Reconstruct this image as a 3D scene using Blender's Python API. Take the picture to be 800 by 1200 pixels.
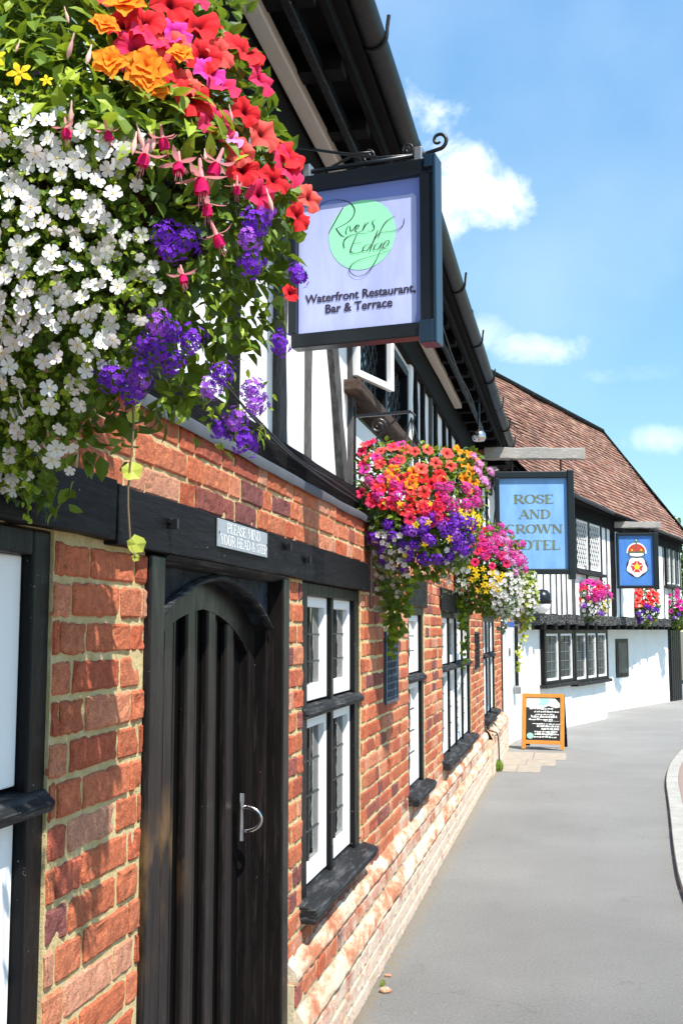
import bpy, math, random
from mathutils import Vector, Matrix, noise
R = math.radians
random.seed(7)
for o in list(bpy.data.objects): bpy.data.objects.remove(o)
scn = bpy.context.scene
C = scn.collection

# ---------------------------------------------------------------- camera, sky, sun, exposure
cam = bpy.data.cameras.new('camera'); camo = bpy.data.objects.new('camera', cam); C.objects.link(camo)
camo.location = (0, 0, 1.6); camo.rotation_euler = (R(96.15), 0, R(11.9))
cam.sensor_width = 36; cam.lens = 38.4; cam.clip_start = .05; cam.clip_end = 2000
scn.camera = camo
cam.dof.use_dof = False

SUN_EL, SUN_AZ = 57, 41          # azimuth: degrees from +X towards -Y
sd = Vector((math.cos(R(SUN_EL))*math.cos(R(SUN_AZ)), -math.cos(R(SUN_EL))*math.sin(R(SUN_AZ)), math.sin(R(SUN_EL))))
SKY = .105
world = bpy.data.worlds.new("World"); scn.world = world; world.use_nodes = True
wn = world.node_tree; wn.nodes.clear()
def WN(t, **k):
    n = wn.nodes.new(t)
    for a, b in k.items(): setattr(n, a, b)
    return n
wl = wn.links.new
sky = WN('ShaderNodeTexSky', sky_type='NISHITA', sun_disc=False)
sky.sun_elevation = R(SUN_EL); sky.sun_rotation = R(90+SUN_AZ); sky.air_density = 1.0; sky.dust_density = 0.1; sky.ozone_density = 1.5
tc = WN('ShaderNodeTexCoord')
def vdot(v):
    n = WN('ShaderNodeVectorMath', operation='DOT_PRODUCT'); wl(tc.outputs['Generated'], n.inputs[0]); n.inputs[1].default_value = v
    return n.outputs['Value']
def wm(op, a, b=None, c=None):
    n = WN('ShaderNodeMath', operation=op)
    for i, x in enumerate((a, b, c)):
        if x is None: continue
        if isinstance(x, (int, float)): n.inputs[i].default_value = x
        else: wl(x, n.inputs[i])
    return n.outputs[0]
nz = WN('ShaderNodeTexNoise'); nz.inputs['Scale'].default_value = 15; nz.inputs['Detail'].default_value = 9; nz.inputs['Roughness'].default_value = .62
nz.inputs['Distortion'].default_value = .25
wl(tc.outputs['Generated'], nz.inputs['Vector'])
nzc = wm('SUBTRACT', nz.outputs['Fac'], .5)
total = None
# clouds sit at fixed compass directions: azimuth right of north (deg), elevation (deg), half widths (deg), strength
clouds = [(-7.6, 25.2, 2.3, 2.6, 1.0), (-5.6, 22.9, 2.6, 2.3, 1.0), (-3.3, 21.9, 2.4, 1.7, .95), (-6.9, 21.2, 2.0, 2.2, .8), (-1.3, 14.4, 3.0, 1.0, .5), (-4.2, 15.4, 1.4, 1.2, .35), (4.4, 9.5, 2.4, .8, .4), (3.2, 13.0, 3.0, .6, .2), (34, 20, 9, 2, .5)]
for az, el, aw, eh, st in clouds:
    c = Vector((math.sin(R(az))*math.cos(R(el)), math.cos(R(az))*math.cos(R(el)), math.sin(R(el))))
    rr = Vector((math.cos(R(az)), -math.sin(R(az)), 0)); uu = rr.cross(c)
    u = wm('DIVIDE', vdot(rr), math.sin(R(aw))); v = wm('DIVIDE', vdot(uu), math.sin(R(eh)))
    e = wm('ADD', wm('POWER', wm('ABSOLUTE', u), 2), wm('POWER', wm('ABSOLUTE', v), 2))
    front = wm('GREATER_THAN', vdot(c), 0)
    g = wm('ADD', wm('MULTIPLY', e, -1), 1.0)
    g = wm('ADD', g, wm('MULTIPLY', nzc, 5.0))
    n = WN('ShaderNodeMapRange', interpolation_type='SMOOTHSTEP'); n.inputs['From Min'].default_value = 0; n.inputs['From Max'].default_value = 2.0
    wl(g, n.inputs['Value'])
    m = wm('MULTIPLY', wm('MULTIPLY', n.outputs[0], st), front)
    total = m if total is None else wm('MAXIMUM', total, m)
# thin high veil
nz2 = WN('ShaderNodeTexNoise'); nz2.inputs['Scale'].default_value = 4; nz2.inputs['Detail'].default_value = 6
wl(tc.outputs['Generated'], nz2.inputs['Vector'])
veil = WN('ShaderNodeMapRange'); veil.inputs['From Min'].default_value = .45; veil.inputs['From Max'].default_value = .8; veil.inputs['To Max'].default_value = .16
wl(nz2.outputs['Fac'], veil.inputs['Value'])
total = wm('MAXIMUM', total, veil.outputs[0])
mixc = WN('ShaderNodeMix', data_type='RGBA')
wl(total, mixc.inputs['Factor']); 
gain = WN('ShaderNodeMix', data_type='RGBA', blend_type='MULTIPLY'); gain.inputs['Factor'].default_value = 1
wl(sky.outputs[0], gain.inputs['A']); zz = WN('ShaderNodeSeparateXYZ'); wl(tc.outputs['Generated'], zz.inputs[0]); gr = WN('ShaderNodeValToRGB'); wl(zz.outputs[2], gr.inputs[0])
gr.color_ramp.elements[0].position = .12; gr.color_ramp.elements[0].color = (.80, .98, .88, 1); gr.color_ramp.elements[1].position = .5; gr.color_ramp.elements[1].color = (1.25, 1.62, 1.6, 1); wl(gr.outputs[0], gain.inputs['B'])
wl(gain.outputs['Result'], mixc.inputs['A']); mixc.inputs['B'].default_value = (9.6, 9.9, 10.3, 1)
bg = WN('ShaderNodeBackground'); bg.inputs['Strength'].default_value = SKY
wl(mixc.outputs['Result'], bg.inputs['Color'])
wo = WN('ShaderNodeOutputWorld'); wl(bg.outputs[0], wo.inputs['Surface'])

sl = bpy.data.lights.new('sun', 'SUN'); sl.energy = 5.0; sl.angle = R(.53); sl.color = (1, .955, .88)
slo = bpy.data.objects.new('sun', sl); C.objects.link(slo); slo.rotation_euler = sd.to_track_quat('Z', 'Y').to_euler(); slo.location = (5, -5, 12)
scn.view_settings.view_transform = 'Standard'; scn.view_settings.look = 'None'
scn.view_settings.exposure = .8; scn.view_settings.gamma = 1

# ---------------------------------------------------------------- materials
class Mat:
    def __init__(s, name):
        s.m = bpy.data.materials.new(name); s.m.use_nodes = True; s.t = s.m.node_tree; s.t.nodes.clear()
        s.out = s.n('ShaderNodeOutputMaterial'); s.b = s.n('ShaderNodeBsdfPrincipled'); s.l(s.b.outputs[0], s.out.inputs[0])
    def n(s, t, **k):
        n = s.t.nodes.new(t)
        for a, b in k.items(): setattr(n, a, b)
        return n
    def l(s, a, b): s.t.links.new(a, b)
    def obj(s, scale=(1, 1, 1)):
        g = s.n('ShaderNodeNewGeometry'); mp = s.n('ShaderNodeMapping'); mp.inputs['Scale'].default_value = scale
        s.l(g.outputs['Position'], mp.inputs['Vector']); return mp.outputs[0]
    def noise(s, sc, det=5, rough=.55, vec=None, dist=0):
        n = s.n('ShaderNodeTexNoise'); n.inputs['Scale'].default_value = sc; n.inputs['Detail'].default_value = det
        n.inputs['Roughness'].default_value = rough; n.inputs['Distortion'].default_value = dist
        s.l(vec if vec is not None else s.obj(), n.inputs['Vector']); return n.outputs['Fac']
    def ramp(s, f, stops):
        n = s.n('ShaderNodeValToRGB'); cr = n.color_ramp
        while len(cr.elements) < len(stops): cr.elements.new(.5)
        for e, (p, c) in zip(cr.elements, stops):
            e.position = p; e.color = (*c, 1) if len(c) == 3 else c
        s.l(f, n.inputs[0]); return n.outputs[0]
    def rng(s, f, a, b, c=0, d=1):
        n = s.n('ShaderNodeMapRange'); s.l(f, n.inputs[0])
        for i, x in enumerate((a, b, c, d)): n.inputs[i+1].default_value = x
        return n.outputs[0]
    def mix(s, f, a, b, mode='MIX'):
        n = s.n('ShaderNodeMix', data_type='RGBA', blend_type=mode)
        for sock, x in (('Factor', f), ('A', a), ('B', b)):
            i = n.inputs[sock]
            if isinstance(x, (int, float)): i.default_value = x
            elif isinstance(x, tuple): i.default_value = (*x, 1) if len(x) == 3 else x
            else: s.l(x, i)
        return n.outputs['Result']
    def math(s, op, a, b=0):
        n = s.n('ShaderNodeMath', operation=op)
        for i, x in enumerate((a, b)):
            if isinstance(x, (int, float)): n.inputs[i].default_value = x
            else: s.l(x, n.inputs[i])
        return n.outputs[0]
    def attr(s, name, out='Color'):
        n = s.n('ShaderNodeAttribute'); n.attribute_name = name; return n.outputs[out]
    def set(s, col=None, rough=.6, spec=.5, metal=0):
        if col is not None:
            if isinstance(col, tuple): s.b.inputs['Base Color'].default_value = (*col, 1)
            else: s.l(col, s.b.inputs['Base Color'])
        if isinstance(rough, (int, float)): s.b.inputs['Roughness'].default_value = rough
        else: s.l(rough, s.b.inputs['Roughness'])
        s.b.inputs['Specular IOR Level'].default_value = spec; s.b.inputs['Metallic'].default_value = metal
    def bump(s, h, dist=.005, strength=1):
        n = s.n('ShaderNodeBump'); n.inputs['Distance'].default_value = dist; n.inputs['Strength'].default_value = strength
        s.l(h, n.inputs['Height']); s.l(n.outputs[0], s.b.inputs['Normal'])

def plain(name, col, rough=.5, spec=.5, metal=0, var=.15, sc=20, bump=0, bsc=60):
    m = Mat(name); f = m.noise(sc, 5)
    c = m.mix(f, tuple(x*(1-var) for x in col), tuple(min(1, x*(1+var)) for x in col))
    m.set(c, rough, spec, metal)
    if bump: m.bump(m.noise(bsc, 5), bump)
    return m.m

def m_brick():
    m = Mat('brick'); base = m.attr('tint')
    f = m.noise(38, 8, .7); c = m.mix(m.rng(f, .35, .7), base, m.mix(1.0, base, (.62, .5, .5), 'MULTIPLY'))
    sp = m.noise(260, 3, .7); c = m.mix(m.rng(sp, .62, .72), c, (.05, .025, .02))
    sp2 = m.noise(190, 3, .6, m.obj((1, 1, 1.3))); c = m.mix(m.rng(sp2, .66, .76, 0, .7), c, (.62, .36, .22))
    # lime and mortar smears, heavier on the worn courses close to the ground
    g = m.n('ShaderNodeNewGeometry'); sx = m.n('ShaderNodeSeparateXYZ'); m.l(g.outputs['Position'], sx.inputs[0])
    low = m.math('ADD', m.rng(sx.outputs[2], .15, .85, .25, -.13), m.rng(sx.outputs[1], 2.2, 7, -.10, .05))
    sm = m.math('ADD', m.noise(5.5, 8, .68, m.obj((1, .6, 1))), low)
    c = m.mix(m.rng(sm, .56, .74, 0, .85), c, (.66, .55, .44))
    sm2 = m.noise(17, 7, .7); c = m.mix(m.rng(sm2, .64, .76, 0, .5), c, (.5, .36, .24))
    soot = m.noise(3.1, 6, .7); c = m.mix(m.rng(soot, .6, .8, 0, .55), c, (.09, .045, .035))
    m.set(c, .88, .25)
    h = m.math('ADD', m.noise(55, 8, .7), m.math('MULTIPLY', m.rng(m.noise(240, 3, .6), .55, .75, 1, 0), .5))
    m.bump(h, .0065, 1); return m.m
def m_mortar():
    m = Mat('mortar'); f = m.noise(30, 8, .7)
    c = m.ramp(f, [(.25, (.56, .42, .20)), (.5, (.75, .59, .30)), (.75, (.84, .72, .46))])
    d = m.noise(6, 6, .65); c = m.mix(m.rng(d, .6, .75, 0, .4), c, (.26, .2, .14))
    g = m.n('ShaderNodeNewGeometry'); sx = m.n('ShaderNodeSeparateXYZ'); m.l(g.outputs['Position'], sx.inputs[0])
    c = m.mix(m.rng(sx.outputs[2], .75, .2, 0, .65), c, (.66, .57, .44))
    m.set(c, .95, .15); m.bump(m.noise(70, 8, .78), .014, 1); return m.m
def m_chamfer():
    m = Mat('lime_render'); f = m.noise(7, 8, .72, m.obj((1, .45, 1)))
    c = m.ramp(f, [(.40, (.46, .17, .09)), (.47, (.60, .34, .22)), (.54, (.70, .56, .40)), (.75, (.76, .69, .57))])
    s = m.noise(24, 6, .7); c = m.mix(m.rng(s, .62, .75, 0, .7), c, (.3, .2, .14))
    m.set(c, .93, .15); m.bump(m.noise(40, 8, .75), .012, 1); return m.m
def m_blackwood(name='black_timber', col=(.006, .006, .007), axis=(6, 1, 60), rough=.42, worn=.66, wc=(.10, .10, .105), bd=.004):
    m = Mat(name); v = m.obj(axis); f = m.noise(4, 8, .7, v)
    w = m.noise(9, 7, .75, m.obj(tuple(a*.5 for a in axis)))
    c = m.mix(m.rng(w, worn, worn+.14), col, wc)
    fl = m.noise(95, 3, .5); c = m.mix(m.rng(fl, .72, .76, 0, .8), c, (.45, .45, .44))
    m.set(c, m.rng(f, .3, .7, rough-.14, rough+.18), .13); m.bump(f, bd, .9); return m.m
def m_weathered(name, a, b, axis=(8, 8, 1)):
    m = Mat(name); v = m.obj(axis); f = m.noise(6, 8, .75, v)
    c = m.ramp(f, [(.3, a), (.55, tuple((x+y)/2 for x, y in zip(a, b))), (.75, b)])
    m.set(c, .85, .25); m.bump(f, .006, 1); return m.m
def m_door():
    m = Mat('door_gloss_paint'); f = m.noise(8, 6, .6, m.obj((3, 3, .4)))
    g = m.n('ShaderNodeNewGeometry'); sx = m.n('ShaderNodeSeparateXYZ'); m.l(g.outputs['Position'], sx.inputs[0])
    z = sx.outputs[2]
    c = m.mix(m.rng(f, .4, .7), (.006, .005, .005), (.014, .010, .010))
    # sun bleached tan patch where people push the door
    band = m.math('MULTIPLY', m.rng(z, .8, 1.02), m.rng(z, 1.2, 1.08))
    patch = m.math('MULTIPLY', band, m.rng(m.noise(6, 5, .6, m.obj((1, 1, .5))), .42, .62))
    yb = m.rng(sx.outputs[1], 3.1, 2.8); patch = m.math('MULTIPLY', patch, yb)
    c = m.mix(m.math('MULTIPLY', patch, .7), c, (.26, .14, .05))
    fl = m.noise(130, 2, .5, m.obj((1, 1, .5))); c = m.mix(m.rng(fl, .76, .80, 0, .5), c, (.3, .3, .3))
    gr = m.noise(30, 8, .8, m.obj((2, 2, .12))); c = m.mix(m.rng(gr, .52, .72, 0, .7), c, (.05, .04, .036))
    m.set(c, m.rng(m.noise(14, 5, .6, m.obj((2, 2, .5))), .3, .7, .26, .45), .18); m.bump(m.noise(12, 6, .6, m.obj((3, 3, .25))), .002, .6); return m.m
def m_white(name='white_paint', col=(.82, .82, .81), dirt=.25, bump=.004, sc=10):
    m = Mat(name); f = m.noise(4, 8, .7); c = m.mix(m.rng(f, .55, .8, 0, dirt), col, tuple(x*.62 for x in col))
    f2 = m.noise(60, 4, .6); c = m.mix(m.rng(f2, .66, .74, 0, dirt), c, (.4, .38, .34))
    st = m.noise(2.2, 7, .7, m.obj((1, 1, .35))); c = m.mix(m.rng(st, .58, .78, 0, dirt*1.4), c, (.46, .44, .39))
    m.set(c, .7, .3)
    if bump: m.bump(m.noise(sc, 7, .65), bump)
    return m.m
def m_sign(name, col):
    m = Mat(name); f = m.noise(5, 7, .7, m.obj((1.5, 1.5, .35))); c = m.mix(m.rng(f, .35, .7), tuple(x*.86 for x in col), tuple(min(1, x*1.1+.02) for x in col))
    g = m.noise(35, 6, .75); c = m.mix(m.rng(g, .62, .75, 0, .35), c, (.18, .2, .22)); m.set(c, m.rng(f, .3, .7, .3, .6), .4); m.bump(m.noise(3, 3), .004); return m.m
def m_glass():
    m = Mat('window_glass'); m.t.nodes.remove(m.b)
    tr = m.n('ShaderNodeBsdfTransparent'); tr.inputs[0].default_value = (.8, .86, .86, 1)
    gl = m.n('ShaderNodeBsdfGlossy'); gl.inputs['Roughness'].default_value = .03
    bp = m.n('ShaderNodeBump'); bp.inputs['Distance'].default_value = .003; m.l(m.noise(5, 3), bp.inputs['Height']); m.l(bp.outputs[0], gl.inputs['Normal'])
    fr = m.n('ShaderNodeFresnel'); fr.inputs['IOR'].default_value = 1.6
    mx = m.n('ShaderNodeMixShader'); m.l(fr.outputs[0], mx.inputs[0]); m.l(tr.outputs[0], mx.inputs[1]); m.l(gl.outputs[0], mx.inputs[2])
    m.l(mx.outputs[0], m.out.inputs[0]); return m.m
def m_dark_glass():
    m = Mat('dark_window_glass'); f = m.noise(3, 4, .6)
    c = m.mix(m.rng(f, .4, .65), (.015, .02, .022), (.05, .075, .08)); m.set(c, .06, .7); m.bump(m.noise(7, 2), .002); return m.m
def m_asphalt():
    m = Mat('asphalt'); f = m.noise(.9, 8, .6); c = m.ramp(f, [(.3, (.255, .248, .238)), (.55, (.30, .292, .28)), (.75, (.345, .335, .32))])
    s = m.noise(210, 4, .8); c = m.mix(m.rng(s, .38, .62, .0, .42), c, (.13, .128, .122)); s2 = m.noise(150, 3, .6)
    c = m.mix(m.rng(s2, .64, .72, 0, .6), c, (.5, .49, .46))
    p = m.noise(2.6, 5, .55, m.obj((1.5, .6, 1))); c = m.mix(m.rng(p, .64, .72, 0, .12), c, (.40, .39, .38))
    d = m.noise(1.4, 7, .7); c = m.mix(m.rng(d, .62, .8, 0, .35), c, (.13, .12, .11))
    vo = m.n('ShaderNodeTexVoronoi', feature='DISTANCE_TO_EDGE'); vo.inputs['Scale'].default_value = .55
    dv = m.n('ShaderNodeVectorMath', operation='ADD'); nv = m.n('ShaderNodeTexNoise'); nv.inputs['Scale'].default_value = 3; nv.inputs['Detail'].default_value = 8; m.l(m.obj(), nv.inputs['Vector']); m.l(m.obj(), dv.inputs[0]); m.l(nv.outputs['Color'], dv.inputs[1]); m.l(dv.outputs[0], vo.inputs['Vector'])
    ck = m.math('MULTIPLY', m.rng(vo.outputs['Distance'], .008, .002), m.rng(m.noise(.7, 3), .5, .56)); c = m.mix(m.math('MULTIPLY', ck, .22), c, (.07, .068, .065))
    mg = m.noise(75, 4, .8); c = m.mix(m.rng(mg, .36, .64), m.mix(1.0, c, (.80, .80, .80), 'MULTIPLY'), m.mix(1.0, c, (1.16, 1.16, 1.15), 'MULTIPLY'))
    ag = m.noise(420, 2, .5); c = m.mix(m.rng(ag, .60, .68, 0, .55), c, (.42, .41, .39)); gm = m.noise(11, 2, .4); c = m.mix(m.rng(gm, .76, .79, 0, .5), c, (.09, .085, .08))
    # grit and soil washed up against the wall foot
    g = m.n('ShaderNodeNewGeometry'); sx = m.n('ShaderNodeSeparateXYZ'); m.l(g.outputs['Position'], sx.inputs[0])
    e = m.math('ADD', m.rng(sx.outputs[0], -.78, -.9, 0, .35), m.noise(16, 6, .7)); c = m.mix(m.rng(e, .66, .85, 0, .7), c, (.30, .245, .17))
    m.set(c, .9, .25); m.bump(m.noise(170, 5, .85), .012, 1); return m.m
def m_tile():
    m = Mat('clay_tiles'); base = m.attr('tint'); f = m.noise(3, 8, .7)
    c = m.mix(m.rng(f, .55, .72, 0, .5), base, (.09, .06, .045)); l = m.noise(14, 6, .7)
    c = m.mix(m.rng(l, .6, .72, 0, .6), c, (.33, .27, .2)); m.set(c, .9, .2); m.bump(m.noise(60, 5), .004); return m.m
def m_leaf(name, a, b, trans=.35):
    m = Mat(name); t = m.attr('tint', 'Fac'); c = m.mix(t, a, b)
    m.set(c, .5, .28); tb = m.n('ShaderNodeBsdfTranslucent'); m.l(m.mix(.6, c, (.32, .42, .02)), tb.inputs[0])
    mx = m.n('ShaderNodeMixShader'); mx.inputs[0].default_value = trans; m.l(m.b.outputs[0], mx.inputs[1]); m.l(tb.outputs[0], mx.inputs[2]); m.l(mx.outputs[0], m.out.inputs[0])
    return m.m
def m_petal(name, throat, mid, edge, trans=.3, p=.35):
    m = Mat(name); t = m.attr('tint', 'Fac')
    oi = m.n('ShaderNodeObjectInfo')
    c = m.ramp(t, [(0, throat), (p, mid), (1, edge)])
    c = m.mix(m.math('MULTIPLY', oi.outputs['Random'], .3), c, m.mix(1.0, c, (.75, .5, .8), 'MULTIPLY'))
    fn = m.noise(220, 4, .7); c = m.mix(m.rng(fn, .4, .7, 0, .22), c, m.mix(1.0, c, (.7, .55, .6), 'MULTIPLY'))
    m.set(c, .75, .12); tb = m.n('ShaderNodeBsdfTranslucent'); m.l(c, tb.inputs[0])
    mx = m.n('ShaderNodeMixShader'); mx.inputs[0].default_value = trans; m.l(m.b.outputs[0], mx.inputs[1]); m.l(tb.outputs[0], mx.inputs[2]); m.l(mx.outputs[0], m.out.inputs[0])
    return m.m

M = dict(brick=m_brick(), mortar=m_mortar(), chamfer=m_chamfer(),
    lintel=m_blackwood('black_lintel_paint', axis=(6, 1.2, 14), rough=.5, worn=.62, wc=(.03, .04, .05), bd=.008),
    bframe=m_blackwood('black_frame_paint', axis=(10, 10, 1.5), rough=.35, worn=.74),
    bsill=m_blackwood('worn_black_sill', col=(.016, .016, .017), axis=(6, 1, 20), rough=.6, worn=.5, wc=(.075, .075, .078), bd=.006),
    bbeam=m_blackwood('old_black_beam', col=(.008, .008, .008), axis=(4, 1, 22), rough=.7, worn=.6, wc=(.11, .105, .10), bd=.03),
    stud=m_weathered('grey_oak_stud', (.012, .012, .013), (.17, .165, .16)),
    brownwood=m_weathered('brown_oak', (.02, .012, .010), (.13, .085, .06), (8, 1, 8)),
    silverwood=m_weathered('silvered_oak', (.24, .225, .20), (.50, .47, .43), (1, 14, 14)),
    rust=m_weathered('red_brown_timber', (.10, .03, .01), (.32, .12, .04), (1, 8, 8)),
    door=m_door(), white=m_white(), render=m_white('white_render', (.82, .82, .80), .32, .03, 4), wframe=m_white('white_window_paint', (.80, .80, .79), .12, .001, 30),
    cream=m_white('cream_paint', (.55, .53, .46), .5, .002, 20), lead=plain('lead_sheet', (.085, .09, .10), .6, .3, .2, .35, 9, .008, 9),
    glass=m_glass(), dglass=m_dark_glass(), cane=plain('lead_came', (.03, .03, .032), .6), curtain=plain('cream_curtain', (.72, .66, .52), .9, .1, 0, .1, 9),
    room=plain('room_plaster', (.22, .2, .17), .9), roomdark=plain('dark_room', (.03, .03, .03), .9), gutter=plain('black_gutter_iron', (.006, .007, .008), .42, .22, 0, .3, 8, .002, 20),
    soffit=plain('black_soffit', (.006, .006, .006), .8, .1, 0, .3, 6, .004, 12), iron=plain('black_wrought_iron', (.012, .013, .015), .38, .5, .2, .3, 40, .001, 90),
    asphalt=m_asphalt(), kerb=plain('kerb_stone', (.33, .32, .29), .85, .3, 0, .35, 8, .004, 60), pink=plain('pink_paving', (.26, .19, .165), .9, .2, 0, .25, 40, .004, 90),
    slab=plain('buff_slab', (.33, .285, .23), .9, .2, 0, .3, 9, .003, 90), earth=plain('earth', (.14, .13, .1), .95, .1, 0, .3, 2),
    tile=m_tile(), grass=m_leaf('weed_green', (.12, .22, .03), (.26, .36, .05)),
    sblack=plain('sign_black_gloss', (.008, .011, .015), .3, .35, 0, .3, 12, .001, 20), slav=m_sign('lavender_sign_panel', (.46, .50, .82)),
    slav_shade=plain('lavender_panel_shade', (.22, .28, .66), .45, .4, 0, .06, 4), mint=plain('mint_green_disc', (.33, .84, .50), .5, .3, 0, .04, 3), ink=plain('dark_ink', (.03, .02, .04), .5, .4),
    sblue=m_sign('sky_blue_sign_panel', (.17, .36, .66)), sblue2=m_sign('royal_blue_sign_panel', (.05, .18, .5)),
    gold=plain('faded_gold_letters', (.13, .16, .09), .5, .5, 0, .5, 6), goldb=plain('gold_letters', (.75, .42, .08), .45), red=plain('heraldic_red', (.5, .04, .02), .5), yel=plain('yellow_paint', (.85, .55, .02), .5),
    hgreen=plain('heraldic_green', (.03, .16, .08), .5), pwhite=plain('signwriter_white', (.85, .85, .84), .5), plaque=plain('zinc_plaque', (.34, .37, .40), .5, .5, .2, .12, 30, .001, 90),
    orange=m_weathered('orange_varnished_pine', (.50, .17, .03), (.75, .31, .07), (8, 8, 2)), board=plain('chalkboard', (.012, .013, .013), .6), poster=plain('pale_poster', (.72, .74, .68), .6, .3, 0, .12, 9),
    chalk=plain('chalk', (.72, .74, .74), .9), teal=plain('poster_green', (.3, .66, .5), .6), brass=plain('bright_chrome', (.62, .56, .54), .22, .6, 1, .15, 50), rivet=plain('galvanised', (.35, .35, .36), .4, .5, .8),
    cable=plain('black_cable', (.02, .02, .02), .5), bark=m_weathered('bark', (.06, .045, .03), (.16, .12, .09)), bowl=plain('coir_liner', (.05, .035, .02), .95, .1, 0, .4, 60, .01, 60),
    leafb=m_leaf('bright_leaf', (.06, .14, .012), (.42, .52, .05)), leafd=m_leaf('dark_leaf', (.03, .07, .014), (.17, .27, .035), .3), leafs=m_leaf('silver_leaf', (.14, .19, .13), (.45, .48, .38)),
    leafy=m_leaf('lime_leaf', (.28, .36, .04), (.55, .58, .10)), stem=plain('stem_brown', (.13, .09, .04), .7), tree=m_leaf('tree_leaf', (.04, .09, .02), (.09, .16, .03)),
    pred=m_petal('petal_red', (.10, .0, .01), (.62, .012, .02), (.85, .045, .05)), pcoral=m_petal('petal_coral', (.16, .01, .01), (.78, .07, .06), (.90, .16, .12)), ppink=m_petal('petal_pink_red', (.12, 0, .02), (.7, .02, .09), (.85, .06, .16)),
    pmag=m_petal('petal_magenta', (.2, .0, .06), (.62, .02, .28), (.80, .09, .45)), pvpink=m_petal('petal_pale_pink', (.6, .1, .35), (.75, .25, .55), (.85, .42, .72)), pora=m_petal('petal_orange', (.75, .12, .01), (.92, .24, .01), (.95, .36, .03)),
    pwht=m_petal('petal_white', (.80, .62, .10), (.84, .85, .76), (.86, .87, .83), .35, .25), pyel=m_petal('petal_yellow', (.7, .3, .01), (.88, .55, .01), (.92, .66, .03)),
    ppur=m_petal('petal_purple', (.30, .2, .6), (.12, .015, .42), (.22, .04, .60), .25, .3), ppur2=m_petal('petal_violet', (.55, .4, .8), (.32, .08, .62), (.42, .12, .72), .25, .3),
    pfu=m_petal('fuchsia_corolla', (.5, .0, .08), (.62, .01, .10), (.75, .02, .2)), pfs=m_petal('fuchsia_sepal', (.85, .45, .42), (.85, .22, .26), (.88, .40, .40)), pbud=m_petal('fuchsia_bud', (.85, .65, .55), (.88, .6, .5), (.9, .5, .5)),
)

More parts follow.
